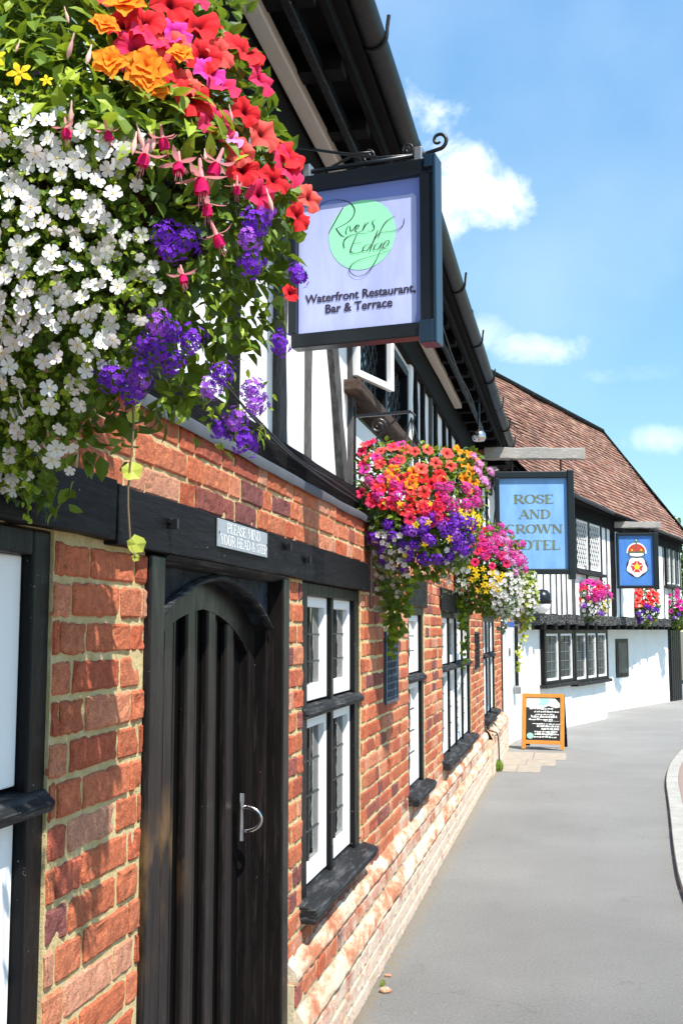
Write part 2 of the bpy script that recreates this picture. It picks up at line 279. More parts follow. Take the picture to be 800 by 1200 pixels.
# ---------------------------------------------------------------- mesh building
def tag(o, label=None, cat=None, group=None, kind=None):
    for k, v in (('label', label), ('category', cat), ('group', group), ('kind', kind)):
        if v: o[k] = v
    return o
def empty(name, loc, label, cat, group=None, rot=None):
    o = bpy.data.objects.new(name, None); C.objects.link(o); o.location = loc; o.empty_display_size = .1
    if rot: o.rotation_euler = rot
    bpy.context.view_layer.update()
    return tag(o, label, cat, group)
class MB:
    def __init__(s): s.v = []; s.f = []; s.mi = []; s.c = []; s.T = None; s.cur = 0; s.tint = None
    def V(s, p):
        s.v.append(tuple(s.T(p)) if s.T else tuple(p)); return len(s.v)-1
    def F(s, idx, col=None): s.f.append(tuple(idx)); s.mi.append(s.cur); s.c.append(col if col is not None else s.tint)
    def quad(s, a, b, c, d): s.F([s.V(p) for p in (a, b, c, d)])
    def poly(s, pts): s.F([s.V(p) for p in pts])
    def box(s, a0, a1, b0, b1, c0, c1):
        i = [s.V(p) for p in ((a0,b0,c0),(a1,b0,c0),(a1,b1,c0),(a0,b1,c0),(a0,b0,c1),(a1,b0,c1),(a1,b1,c1),(a0,b1,c1))]
        for q in ((0,3,2,1),(4,5,6,7),(0,1,5,4),(1,2,6,5),(2,3,7,6),(3,0,4,7)): s.F([i[k] for k in q])
    def sweep(s, pts, w, d, up=(0,0,1), jit=0, seg=None, taper=None):
        """rectangular section carried along pts; w across, d along up"""
        pts = [Vector(p) for p in pts]
        if seg and len(pts) == 2:
            a, b = pts; pts = [a.lerp(b, i/seg) for i in range(seg+1)]
        n = len(pts); rings = []
        for i, p in enumerate(pts):
            t = (pts[min(i+1, n-1)]-pts[max(i-1, 0)]).normalized(); u = Vector(up); x = t.cross(u)
            if x.length < 1e-4: x = t.cross(Vector((0,1,0)))
            x.normalize(); y = x.cross(t).normalized(); k = taper(i/(n-1)) if taper else 1
            j = [random.uniform(-jit, jit) for _ in range(8)]
            rings.append([s.V(p+x*(sx*w/2*k+j[a])+y*(sy*d/2*k+j[a+4])) for a, (sx, sy) in enumerate(((-1,-1),(1,-1),(1,1),(-1,1)))])
        for a, b in zip(rings, rings[1:]):
            for k in range(4): s.F([a[k], a[(k+1)%4], b[(k+1)%4], b[k]])
        s.F(rings[0][::-1]); s.F(rings[-1])
    def tube(s, pts, r, n=8, cap=True, arc=None):
        pts = [Vector(p) for p in pts]; N = len(pts); rings = []; px = None
        for i, p in enumerate(pts):
            t = (pts[min(i+1, N-1)]-pts[max(i-1, 0)]).normalized()
            if px is None:
                px = t.cross(Vector((0,0,1)))
                if px.length < .05: px = t.cross(Vector((0,1,0)))
            px = (px - t*px.dot(t)).normalized(); y = px.cross(t)
            rr = r(i/(N-1)) if callable(r) else r
            rings.append([s.V(p+(px*math.cos(2*math.pi*k/n)+y*math.sin(2*math.pi*k/n))*rr) for k in range(n)])
        for a, b in zip(rings, rings[1:]):
            for k in range(n): s.F([a[k], b[k], b[(k+1)%n], a[(k+1)%n]])
        if cap: s.F(rings[0]); s.F(rings[-1][::-1])
    def extr(s, pts, n):
        """flat polygon pts extruded along n"""
        n = Vector(n); a = [s.V(p) for p in pts]; b = [s.V(Vector(p)+n) for p in pts]; k = len(a)
        s.F(a[::-1]); s.F(b)
        for i in range(k): s.F([a[i], a[(i+1)%k], b[(i+1)%k], b[i]])
    def lathe(s, prof, n=20, c=(0,0,0)):
        rings = [[s.V((c[0]+r*math.cos(2*math.pi*k/n), c[1]+r*math.sin(2*math.pi*k/n), c[2]+z)) for k in range(n)] for r, z in prof]
        for a, b in zip(rings, rings[1:]):
            for k in range(n): s.F([a[k], a[(k+1)%n], b[(k+1)%n], b[k]])
    def mesh(s, name, mats, smooth=False):
        me = bpy.data.meshes.new(name); me.from_pydata(s.v, [], s.f)
        for m in (mats if isinstance(mats, (list, tuple)) else [mats]): me.materials.append(M[m] if isinstance(m, str) else m)
        if any(s.mi): me.polygons.foreach_set('material_index', s.mi)
        if any(c is not None for c in s.c):
            at = me.attributes.new('tint', 'FLOAT_COLOR', 'CORNER'); buf = []
            for f, c in zip(s.f, s.c):
                if c is None: c = (1, 1, 1)
                if isinstance(c, (list,)):      # per corner scalar values
                    for x in c: buf += [x, x, x, 1]
                else:
                    c = (c, c, c) if isinstance(c, (int, float)) else c
                    buf += [c[0], c[1], c[2], 1]*len(f)
            at.data.foreach_set('color', buf)
        if smooth: me.polygons.foreach_set('use_smooth', [True]*len(s.f))
        me.update(); return me
    def build(s, name, mats, parent=None, smooth=False, bevel=0, recalc=True):
        me = s.mesh(name, mats, smooth)
        if recalc:
            import bmesh
            bm = bmesh.new(); bm.from_mesh(me); bmesh.ops.recalc_face_normals(bm, faces=bm.faces); bm.to_mesh(me); bm.free()
        o = bpy.data.objects.new(name, me); C.objects.link(o)
        if parent:
            o.parent = parent; o.matrix_parent_inverse = parent.matrix_world.inverted()
        if bevel:
            b = o.modifiers.new('bevel', 'BEVEL'); b.width = bevel; b.segments = 2; b.limit_method = 'ANGLE'
        return o
def frame(p, d):
    """local frame: s along d, o outward (right of d), z up"""
    p = Vector((*p, 0)) if len(p) == 2 else Vector(p); d = Vector((*d, 0)).normalized(); n = Vector((d.y, -d.x, 0))
    return lambda q: p+n*q[1]+d*q[0]+Vector((0, 0, q[2]))
def place(name, mesh, parent, mat):
    o = bpy.data.objects.new(name, mesh); C.objects.link(o); o.parent = parent; o.matrix_parent_inverse = parent.matrix_world.inverted(); o.matrix_world = mat
    return o
def axis_mat(p, z, size=1, roll=0):
    q = Vector(z).to_track_quat('Z', 'Y'); return Matrix.Translation(Vector(p)) @ q.to_matrix().to_4x4() @ Matrix.Rotation(roll, 4, 'Z') @ Matrix.Diagonal((size, size, size, 1))
def gz(y): return -.011*max(0, y-14)

# ---------------------------------------------------------------- ground
def sheet(name, mat, poly_fn): pass
mb = MB(); ys = [-60, -10, 0, 6, 14, 22, 30, 40, 60]
for a, b in zip(ys, ys[1:]): mb.quad((-60, a, gz(a)-.012), (80, a, gz(a)-.012), (80, b, gz(b)-.012), (-60, b, gz(b)-.012))
mb.quad((-900, 60, gz(60)-.012), (900, 60, gz(60)-.012), (900, 1200, gz(60)-.012), (-900, 1200, gz(60)-.012))
tag(mb.build('ground', 'earth'), kind='structure')
mb = MB(); ys = [-14, -4, 0, 3, 6, 10, 14, 18, 22, 26, 30, 40]
for a, b in zip(ys, ys[1:]):
    for x0, x1 in ((-4, -.9), (-.9, 2), (2, 12)): mb.quad((x0, a, gz(a)), (x1, a, gz(a)), (x1, b, gz(b)), (x0, b, gz(b)))
tag(mb.build('road', 'asphalt'), kind='structure')
kl = [(1.6, -6), (1.1, 0), (.82, 3.2), (.64, 5.6), (.60, 7.05), (.67, 8.4), (.77, 9.87), (.83, 10.83), (.90, 12.0), (1.0, 13.0), (1.14, 13.98), (1.41, 15.59), (1.9, 17.2), (2.7, 18.6), (3.9, 19.6), (6, 20.2), (11, 20.5)]
# smooth the kerb line
def smooth(pts, it=2):
    for _ in range(it):
        q = [pts[0]]
        for a, b in zip(pts, pts[1:]):
            q += [tuple(x*.75+y*.25 for x, y in zip(a, b)), tuple(x*.25+y*.75 for x, y in zip(a, b))]
        pts = q+[pts[-1]]
    return pts
kl = smooth(kl); W_K = .12
mb = MB(); inner = []
for i, p in enumerate(kl):
    a = Vector(kl[max(0, i-1)]); b = Vector(kl[min(len(kl)-1, i+1)]); t = (b-a).normalized(); n = Vector((t.y, -t.x)); inner.append(tuple(Vector(p)+n*W_K))
L = 0; last = 0
for i in range(len(kl)-1):
    a, b, c, d = kl[i], kl[i+1], inner[i+1], inner[i]; L += (Vector(a)-Vector(b)).length
    gap = 0
    if L-last > .9: gap = .018; last = L
    h = .045; za, zb = gz(a[1]), gz(b[1])
    A = Vector(a); B = Vector(b); t = (B-A).normalized()*gap
    b2 = tuple(B-t); c2 = tuple(Vector(c)-t)
    v = [mb.V(x) for x in ((*a, za-.1), (*b2, zb-.1), (*c2, zb-.1), (*d, za-.1), (a[0], a[1], za+h), (*b2, zb+h), (*c2, zb+h), (*d, za+h))]
    for q in ((4,5,6,7),(0,1,5,4),(1,2,6,5),(2,3,7,6),(3,0,4,7)): mb.F([v[k] for k in q])
tag(mb.build('kerb', 'kerb', bevel=.006), kind='structure')
mb = MB()
for i in range(len(inner)-1):
    a, b = inner[i], inner[i+1]
    mb.quad((a[0]+.003, a[1], gz(a[1])+.035), (14, a[1], gz(a[1])+.035), (14, b[1]-.0, gz(b[1])+.035), (b[0]+.003, b[1], gz(b[1])+.035))
tag(mb.build('paving', 'pink'), kind='structure')
mb = MB()
for y0_, y1_, xr in ((12.72, 13.33, -.40), (13.342, 13.95, -.24), (13.962, 14.72, -.12)):
    w_ = (xr+.94)/2
    for k in range(2): mb.box(-.94+w_*k+.005, -.94+w_*(k+1)-.005, y0_, y1_, -.02, .006+random.uniform(0, .003))
tag(mb.build('doorstep_paving', 'slab', bevel=.002), kind='structure')

# ---------------------------------------------------------------- brick inn
WX = -.97; UX = -1.08; Y0, Y1 = -3.0, 15.2; ZT = 2.13
inn = empty('brick_inn', (-3, 6, 0), 'long low old inn with red brick ground floor and black and white upper storey', 'building')
FW = frame((WX, 0), (0, 1))       # (y, out, z)
openings = [(.92, 1.945, .62, 1.79), (2.405, 3.70, -.1, 1.80), (3.93, 5.06, .62, 1.784), (6.56, 7.30, .62, 1.745), (8.28, 10.66, .62, 1.745), (12.2, 14.0, .62, 1.745),
            (5.69, 6.10, 1.21, 1.59), (11.10, 11.52, 1.20, 1.58)]
lintels = [(-3, 5.13, 1.79, 1.915), (6.5, 7.34, 1.745, 1.915), (8.17, 10.72, 1.745, 1.915), (12.1, 14.12, 1.745, 1.895)]
def hidden(y0, y1, z0, z1):
    for a, b, c, d in openings+lintels:
        if y1 > a+.004 and y0 < b-.004 and z1 > c+.012 and z0 < d-.012: return (a, b)
    return None
PAL = [(.56, .165, .075), (.61, .205, .10), (.51, .13, .06), (.63, .245, .13), (.47, .125, .07), (.58, .18, .085), (.32, .10, .075), (.24, .085, .075), (.64, .31, .19)]
def brick(mb, y0, y1, z0, z1, x, near):
    """one brick: bulging worn face with rounded arrises, its face at x"""
    ny, nz_ = (11, 6) if near else (5, 3)
    wgt = [8, 8, 6, 5, 4, 7, 1, .4, 3] if y0 < 3.5 and z0 < 1.8 else [6, 6, 5, 6, 5, 5, 3, 3, 4]
    col = random.choices(PAL, wgt)[0]; k = random.uniform(.85, 1.12); col = tuple(min(.9, c*k) for c in col)
    jy = [random.uniform(-.003, .003) for _ in range(4)]; y0 += jy[0]; y1 += jy[1]; z0 += jy[2]*.8; z1 += jy[3]*.8
    tilt = random.uniform(-.003, .003); off = random.uniform(-.003, .002); sd_ = random.random()*100
    rec = .012; cr = .005 if near else .007
    us = [0, cr/(y1-y0)]+[i/(ny-1) for i in range(1, ny-1)]+[1-cr/(y1-y0), 1]
    vs = [0, cr/(z1-z0)]+[i/(nz_-1) for i in range(1, nz_-1)]+[1-cr/(z1-z0), 1]
    g = []
    for j, v in enumerate(vs):
        row = []
        for i, u in enumerate(us):
            edge = (i in (0, len(us)-1)) + (j in (0, len(vs)-1))
            dx = 0 if not edge else -.004*edge
            p = Vector((y0+(y1-y0)*u, z0+(z1-z0)*v, sd_)); nn = noise.noise(p*28)*.0022 + noise.noise(p*75)*.0018 - .005*max(0, noise.noise(p*22+Vector((4, 4, 4)))-.28)*3
            wob = (noise.noise(p*40+Vector((9, 3, 1)))*.0042+noise.noise(p*120)*.003) if edge else 0
            row.append(mb.V((x+off+dx+nn+tilt*(u-.5), p.x+(wob if i in (0, len(us)-1) else 0), p.y+(wob if j in (0, len(vs)-1) else 0))))
        g.append(row)
    for a, b in zip(g, g[1:]):
        for i in range(len(us)-1): mb.F([a[i], a[i+1], b[i+1], b[i]], col)
    per = g[0]+[r[-1] for r in g[1:]]+g[-1][-2::-1]+[r[0] for r in g[-2:0:-1]]
    back = [mb.V((x-rec, mb.v[i][1], mb.v[i][2])) for i in per]; n = len(per)
    for i in range(n): mb.F([per[i], back[i], back[(i+1)%n], per[(i+1)%n]], col)
CO = .0772
def course(mb, row, z0, x, ya, yb, check=True):
    y = ya - random.uniform(0, .02) - (.0 if row % 2 else .165); k = row % 2
    z1 = z0+CO-.0135
    while y < yb:
        ln = .222 if k % 2 == 0 else .105
        a, b = y, y+ln; k += 1; y = b+.0125
        if b < ya+.01: continue
        a = max(a, ya); b = min(b, yb)
        if check:
            segs = [(a, b)]
            for o in openings+lintels:
                if z1 > o[2]+.02 and z0 < o[3]-.02:
                    ns = []
                    for p, q in segs:
                        if q <= o[0]+.001 or p >= o[1]-.001: ns.append((p, q)); continue
                        if p < o[0]-.012: ns.append((p, o[0]-.004))
                        if q > o[1]+.012: ns.append((o[1]+.004, q))
                    segs = ns
        else: segs = [(a, b)]
        for p, q in segs:
            if q-p > .014 and q > .6: brick(mb, p, q, z0, z1, x, p < 5.2)
mb = MB(); z = .47; row = 0
zs = []
while z < 1.78: zs.append(z); z += CO
for i, z in enumerate(zs): course(mb, i, z, WX, Y0, Y1)
course(mb, 1, 1.779, WX, Y0, Y1); course(mb, 0, 1.848, WX, Y0, Y1)
for i in range(3): course(mb, i+1, 1.917+i*.0725, WX, Y0, Y1)
wall = mb.build('brick_facing', 'brick', inn, recalc=False)
# bricks of the end return, facing up the street is not seen; mortar bed behind, with its holes
mb = MB(); cuts = sorted({Y0, Y1, *[v for o in openings for v in o[:2]]})
for a, b in zip(cuts, cuts[1:]):
    zz = [-.1, 2.14]; hol = [o for o in openings if o[0] <= a+1e-6 and o[1] >= b-1e-6]
    for o in hol: zz = sorted(set(zz+[o[2], o[3]]))
    for c, d in zip(zz, zz[1:]):
        if any(o[2] <= c+1e-6 and o[3] >= d-1e-6 for o in hol): continue
        mb.box(WX-.3, WX-.0065, a, b, c, d)
mb.build('mortar_bed', 'mortar', inn)
# chamfered plinth in two steps, ending in a taller block by the corner
mb = MB()
for i in range(3): course(mb, i, .004+i*CO, WX+.06, 3.71, 12.3, False); pass
course(mb, 1, .335, WX+.034, 3.71, 12.3, False)
for i in range(5): course(mb, i, .004+i*CO, WX+.085, 12.32, Y1, False)
mb.build('plinth_bricks', 'brick', inn, recalc=False)
def slope(mb, x0, z0, x1, z1, ya, yb, back=.06):
    n = int((yb-ya)/.03); rows = []
    for i in range(n+1):
        y = ya+(yb-ya)*i/n; r = []
        for k, t in enumerate((0, .12, .4, .75, 1)):
            q = Vector((x0+(x1-x0)*t, y, z0+(z1-z0)*t)); nv = .014*noise.noise(q*9)+.010*noise.noise(q*31)+.005*noise.noise(q*77)
            bul = .012*math.sin(math.pi*t); r.append(mb.V((q.x+nv+bul*.8, y, q.z+nv+bul*.6)))
        rows.append([mb.V((x0-back, y, z0-.012))]+r)
    for a, b in zip(rows, rows[1:]):
        for k in range(5): mb.F([a[k], b[k], b[k+1], a[k+1]])
mb = MB()
for q0, q1 in ((Y0, 2.37), (3.71, 12.3)): slope(mb, WX+.061, .236, WX+.030, .322, q0, q1); slope(mb, WX+.036, .412, WX-.004, .482, q0, q1)
slope(mb, WX+.087, .39, WX-.004, .50, 12.32, Y1)
for q in (2.37, 3.71):
    mb.poly([(WX-.01, q, .2), (WX+.08, q, .23), (WX+.07, q, .27), (WX+.036, q, .325), (WX-.01, q, .33)]); mb.poly([(WX-.02, q, .4), (WX+.045, q, .41), (WX+.03, q, .45), (WX-.004, q, .485), (WX-.02, q, .485)])
mb.build('plinth_slope', 'chamfer', inn, smooth=True)
mb = MB()
for q0, q1 in ((Y0, 2.375), (3.702, 12.3)): mb.box(WX-.3, WX+.053, q0, q1, -.1, .235); mb.box(WX-.3, WX+.026, q0, q1, .236, .41)
mb.box(WX-.3, WX+.079, 12.32, Y1-.01, -.1, .39)
mb.build('plinth_mortar', 'mortar', inn)
# lintels
for a, b, c, d in [(-3, 2.165, 1.79, 1.918), (2.172, 5.13, 1.782, 1.912), (6.5, 7.34, 1.745, 1.915), (8.17, 10.72, 1.745, 1.915), (12.1, 14.12, 1.745, 1.895)]:
    mb = MB(); n = max(3, int((b-a)/.12)); mb.sweep([(WX-.03, a, (c+d)/2), (WX-.03, b, (c+d)/2)], .11 if a < 5 else .09, d-c, seg=n, jit=.0022)
    mb.build('lintel', 'lintel', inn, bevel=.004)
# lead flashing on the ledge, ragged lower edge
mb = MB(); n = 150; rows = []
for i in range(n+1):
    y = Y0+(Y1-Y0)*i/n; w = .006*noise.noise(Vector((y*2.3, 0, 0))); h = .008*noise.noise(Vector((y*3.1, 5, 0)))
    rows.append([mb.V(q) for q in ((WX+.012+w, y, 2.112+h), (WX+.018+w, y, 2.140+h*.5), (WX+.004, y, 2.152+w), (UX+.0, y, 2.205+w))])
for a, b in zip(rows, rows[1:]):
    for k in range(3): mb.F([a[k], b[k], b[k+1], a[k+1]])
mb.build('lead_flashing', 'lead', inn, smooth=True)

# ---- windows of the brick front
def win(f, s0, s1, z0, z1, zt, cols, parent, out=0.0, sill=True, depth=.1, jw=.085, curtain=True, lead=True, cwid=.052, lining='curtain'):
    """black frame, transom and mullions with white casements behind; panes and leads are its own pieces"""
    mb = MB(); mb.T = f
    fo = out-.012
    mb.box(s0, s0+jw, fo-.075, fo, z0, z1); mb.box(s1-jw, s1, fo-.0751, fo+.0002, z0, z1)
    mb.box(s0+jw, s1-jw, fo-.075, fo, z1-.05, z1)
    cw = (s1-s0-2*jw); pitch = cw/cols; mw = .05
    for k in range(1, cols): mb.box(s0+jw+pitch*k-mw/2, s0+jw+pitch*k+mw/2, fo-.065, fo-.004, z0, z1-.05)
    fr = mb.build('window', 'bframe', parent, bevel=.005)
    mb = MB(); mb.T = f; mb.extr([(s0-.01, fo-.07, zt-.03), (s0-.01, fo+.03, zt-.03), (s0-.01, fo+.038, zt-.008), (s0-.01, fo+.0, zt+.025), (s0-.01, fo-.07, zt+.03)], (0, 0, 0)) if False else None
    pts = [(fo-.07, zt-.024), (fo+.020, zt-.024), (fo+.026, zt-.006), (fo+.002, zt+.018), (fo-.07, zt+.024)]
    a = [mb.V((s0+jw*.2, p, q)) for p, q in pts]; b = [mb.V((s1-.002, p, q)) for p, q in pts]; mb.F(a); mb.F(b[::-1])
    for i in range(5): mb.F([a[i], b[i], b[(i+1)%5], a[(i+1)%5]])
    mb.build('transom', 'bsill', fr, bevel=.003)
    if sill:
        mb = MB(); pts = [(fo-.08, z0-.055), (fo+.065, z0-.062), (fo+.078, z0-.025), (fo+.068, z0-.012), (fo-.08, z0+.022)]
        n = max(2, int((s1-s0)/.12)); rows = [[mb.V(f((s0-.03+(s1-s0+.09)*i/n, p+random.uniform(-.002, .002), q+random.uniform(-.003, .003)))) for p, q in pts] for i in range(n+1)]
        for a, b in zip(rows, rows[1:]):
            for i in range(5): mb.F([a[i], b[i], b[(i+1)%5], a[(i+1)%5]])
        mb.F(rows[0]); mb.F(rows[-1][::-1]); mb.build('sill', 'bsill', fr, bevel=.005)
    for k in range(cols):
        a = s0+jw+pitch*k+(mw/2 if k else 0); b = s0+jw+pitch*(k+1)-(mw/2 if k < cols-1 else 0)
        for lo, hi in ((z0+.022, zt-.03), (zt+.03, z1-.05)):
            mb = MB(); mb.T = f; w = cwid; o0, o1 = fo-.062, fo-.022
            mb.box(a+.002, a+w, o0, o1, lo, hi); mb.box(b-w, b-.002, o0, o1, lo, hi); mb.box(a+w, b-w, o0, o1-.001, lo, lo+w+.02); mb.box(a+w, b-w, o0, o1-.001, hi-w, hi)
            mb.build('casement', 'wframe', fr, bevel=.004)
            mb = MB(); mb.T = f; mb.quad((a+w, fo-.048, lo+w), (b-w, fo-.048, lo+w), (b-w, fo-.048, hi-w), (a+w, fo-.048, hi-w)); mb.build('pane', 'glass', fr)
            if lead:
                mb = MB(); mb.T = f; nr = 4 if hi-lo > .5 else 3; g0, g1 = fo-.05, fo-.044
                for i in range(1, nr): zz = lo+w+(hi-lo-2*w)*i/nr; mb.box(a+w, b-w, g0, g1, zz-.003, zz+.003)
                mb.box((a+b)/2-.003, (a+b)/2+.003, g0-.001, g1+.001, lo+w, hi-w); mb.build('glazing_lead', 'cane', fr)
    # lining, dark room and a pale curtain drawn to each side
    mb = MB(); mb.T = f; i0 = fo-.0755; d = fo-.42
    mb.quad((s0, i0, z0), (s0, d, z0), (s0, d, z1), (s0, i0, z1)); mb.quad((s1, i0, z0), (s1, i0, z1), (s1, d, z1), (s1, d, z0)); mb.quad((s0, i0, z0), (s1, i0, z0), (s1, d, z0), (s0, d, z0)); mb.quad((s0, i0, z1), (s0, d, z1), (s1, d, z1), (s1, i0, z1))
    mb.build('window_lining', lining, fr, recalc=False)
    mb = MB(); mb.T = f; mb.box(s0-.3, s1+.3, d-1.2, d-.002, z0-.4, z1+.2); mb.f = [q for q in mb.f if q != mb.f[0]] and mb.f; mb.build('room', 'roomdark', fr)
    if curtain:
        for k in range(cols):
            a = s0+jw+pitch*k+.03; mb = MB(); mb.T = f; n = 26; wdt = pitch*.26; r0 = []; r1 = []
            for i in range(n+1):
                t = i/n; o = fo-.13-.016*math.sin(t*22+k)-.006*math.sin(t*51)
                r0.append(mb.V((a+wdt*t, o, z0+.03))); r1.append(mb.V((a+wdt*t*.9, o, z1-.05)))
            for i in range(n): mb.F([r0[i], r0[i+1], r1[i+1], r1[i]])
            mb.build('curtain', 'curtain', fr, smooth=True)
    return fr
win(FW, .92, 1.945, .62, 1.788, 1.285, 1, inn, jw=.07, cwid=.10)
win(FW, 3.93, 5.06, .62, 1.781, 1.295, 2, inn, jw=.11, cwid=.042)
win(FW, 6.56, 7.30, .62, 1.745, 1.30, 1, inn, jw=.09, cwid=.04, curtain=False, lining='room')
win(FW, 8.28, 10.66, .62, 1.745, 1.30, 4, inn, jw=.1, cwid=.04, curtain=False, lining='room')
win(FW, 12.2, 14.0, .62, 1.745, 1.30, 3, inn, jw=.1, cwid=.04, curtain=False, lining='room')

# ---- air vents
def vent(y0, y1, z0, z1, mat):
    mb = MB(); mb.T = FW; mb.box(y0, y1, -.05, -.03, z0, z1); v = mb.build('air_vent', 'roomdark', inn)
    mb = MB(); mb.T = FW; w = .018
    mb.box(y0, y0+w, -.03, .012, z0, z1); mb.box(y1-w, y1, -.03, .012, z0, z1); mb.box(y0+w, y1-w, -.03, .011, z0, z0+w); mb.box(y0+w, y1-w, -.03, .011, z1-w, z1)
    n = 9
    for i in range(n):
        z = z0+w+(z1-z0-2*w)*(i+.2)/n; mb.extr([(y0+w, .010, z), (y0+w, -.028, z+.02), (y0+w, -.028, z+.027), (y0+w, .010, z+.009)], (y1-y0-2*w, 0, 0)) if False else None
        a = [mb.V((y0+w, o, q)) for o, q in ((.010, z), (-.028, z+.022), (-.028, z+.028), (.010, z+.008))]; b = [mb.V((y1-w, o, q)) for o, q in ((.010, z), (-.028, z+.022), (-.028, z+.028), (.010, z+.008))]
        for k in range(4): mb.F([a[k], b[k], b[(k+1)%4], a[(k+1)%4]])
    for i in range(1, 8):
        y = y0+(y1-y0)*i/8; mb.box(y-.004, y+.004, -.02, .0125, z0+w, z1-w)
    mb.build('louvre', mat, v)
vent(5.69, 6.10, 1.21, 1.59, plain('blue_black_vent', (.03, .06, .10), .4))
vent(11.10, 11.52, 1.20, 1.58, 'iron')

# ---- door
dz1 = 1.80; ya, yb = 2.405, 3.70; DX = WX-.095
door = MB(); jt = .10
fr = MB(); fr.T = FW
fr.box(ya+jt, yb-.085, -.128, -.112, 1.70, 1.759)
dfr = fr.build('door_frame', 'door', inn, bevel=.006)
for q0, q1 in ((ya+.006, ya+jt), (yb-.085, yb-.004)):
    mb = MB(); mb.T = FW; mb.box(q0, q1, -.13, .008, 0, 1.778); mb.build('door_post', 'door', dfr, bevel=.006)
mb = MB(); pts = [(-.12, 1.786), (.012, 1.787), (.016, 1.779), (.002, 1.770), (-.03, 1.760), (-.12, 1.760)]   # moulded head rail
for i, (p, q) in enumerate(pts): pass
mb.T = FW; a = [mb.V((ya+jt, p, q)) for p, q in pts]; b = [mb.V((yb-.085, p, q)) for p, q in pts]; mb.F(a); mb.F(b[::-1])
for i in range(6): mb.F([a[i], b[i], b[(i+1)%6], a[(i+1)%6]])
mb.build('head_moulding', 'bsill', dfr, bevel=.002)
def tudor(y0, y1, zs, rise, n=24):
    """four-centred arch from (y0,zs) over to (y1,zs)"""
    P = []; h = (y1-y0)/2
    for i in range(n+1):
        t = -1+2*i/n; a = abs(t); z = (1-a**2.6)*.70+(1-a)*.30; P.append((y0+h*(t+1), zs+rise*z))
    return P
ia, ib = ya+jt, yb-.085
arc = tudor(ia+.02, ib-.02, 1.60, .148)
mb = MB(); mb.T = FW          # spandrel board with the arch cut out
top = 1.768; n = len(arc)
full = [(ia, 1.50)]+[(ia, 1.50+.0)]; 
fo, bo = -.045, -.11
poly_lo = arc; up = [(y, top) for y, _ in arc]
fA = [mb.V((y, fo, z)) for y, z in arc]; fB = [mb.V((y, fo, z)) for y, z in up]; gA = [mb.V((y, bo, z)) for y, z in arc]
for i in range(n-1): mb.F([fA[i], fA[i+1], fB[i+1], fB[i]]); mb.F([fA[i], gA[i], gA[i+1], fA[i+1]])
mb.build('spandrel', m_blackwood('blue_black_spandrel', (.008, .010, .014), (1, 1.5, 1.5), .6, .5, (.03, .04, .055), .02), dfr)
for q0, q1 in ((ia, ia+.02), (ib-.02, ib)):
    mb = MB(); mb.T = FW; mb.box(q0, q1, bo, fo-.001, 0, top); mb.build('inner_jamb', 'door', dfr, bevel=.004)
def moulding(path, off, wdt, thick, name, mat, par, lift=0):
    mb = MB(); mb.T = FW; rows = []
    for i, (y, z) in enumerate(path):
        p = Vector(path[max(0, i-1)]); q = Vector(path[min(len(path)-1, i+1)]); t = (q-p).normalized(); nn = Vector((-t.y, t.x))
        pr = [(-wdt/2, 0), (-wdt/2, thick*.6), (-wdt*.2, thick), (wdt*.2, thick), (wdt/2, thick*.5), (wdt/2, 0)]
        rows.append([mb.V((y+nn.x*(c+lift), off+d, z+nn.y*(c+lift))) for c, d in pr])
    for a, b in zip(rows, rows[1:]):
        for k in range(5): mb.F([a[k], a[k+1], b[k+1], b[k]])
    mb.F(rows[0]); mb.F(rows[-1][::-1]); return mb.build(name, mat, par, bevel=.001)
path = [(ia+.02, .02), (ia+.02, 1.0)]+arc+[(ib-.02, 1.0), (ib-.02, .02)]
moulding(arc, -.045, .018, .022, 'arch_moulding', 'bsill', dfr, .004)
# leaf: boards, raised stiles with an arched head, cover strips
def door_z(y):
    for (a, za), (b, zb) in zip(arc, arc[1:]):
        if a <= y <= b: return za+(zb-za)*(y-a)/(b-a)
    return 1.60
l0, l1 = ia+.021, ib-.021
mb = MB(); mb.T = FW; n = 40; A = []; B = []
for i in range(n+1):
    y = l0+(l1-l0)*i/n; A.append(mb.V((y, -.115, .01))); B.append(mb.V((y, -.115, door_z(y)+.004)))
for i in range(n): mb.F([A[i], A[i+1], B[i+1], B[i]])
leaf = mb.build('door', plain('door_boards_shaded', (.003, .003, .003), .6, .05, 0, .3, 20, .002, 30), inn, recalc=False)  # boards blacker than the stiles: shade of the recess put into their colour
ins = tudor(l0+.085, l1-.085, 1.525, .135, 30)
mb = MB(); mb.T = FW; outer = [(l0+(l1-l0)*i/30, 0) for i in range(31)]; outer = [(y, door_z(y)) for y, _ in outer]
f1 = [mb.V((y, -.088, z)) for y, z in outer]; f0 = [mb.V((y, -.088, z)) for y, z in ins]; g0 = [mb.V((y, -.116, z)) for y, z in ins]
for i in range(30): mb.F([f0[i], f0[i+1], f1[i+1], f1[i]]); mb.F([f0[i], g0[i], g0[i+1], f0[i+1]])
for a, b, s in ((l0, l0+.085, 0), (l1-.085, l1, 30)):
    mb.quad((a, -.088, .01), (b, -.088, .01), (b, -.088, ins[s][1] if s == 0 else outer[s][1]), (a, -.088, outer[s][1] if s == 0 else ins[s][1]))
mb.quad((l0+.085, -.088, .01), (l0+.085, -.088, 1.525), (l0+.085, -.116, 1.525), (l0+.085, -.116, .01)); mb.quad((l1-.085, -.088, .01), (l1-.085, -.088, 1.525), (l1-.085, -.116, 1.525), (l1-.085, -.116, .01))
mb.build('arched_stiles', 'door', leaf)
nb = 5; span = (l1-.085)-(l0+.085)
def insz(y):
    for (a, za), (b, zb) in zip(ins, ins[1:]):
        if a <= y <= b: return za+(zb-za)*(y-a)/(b-a)
    return 1.525
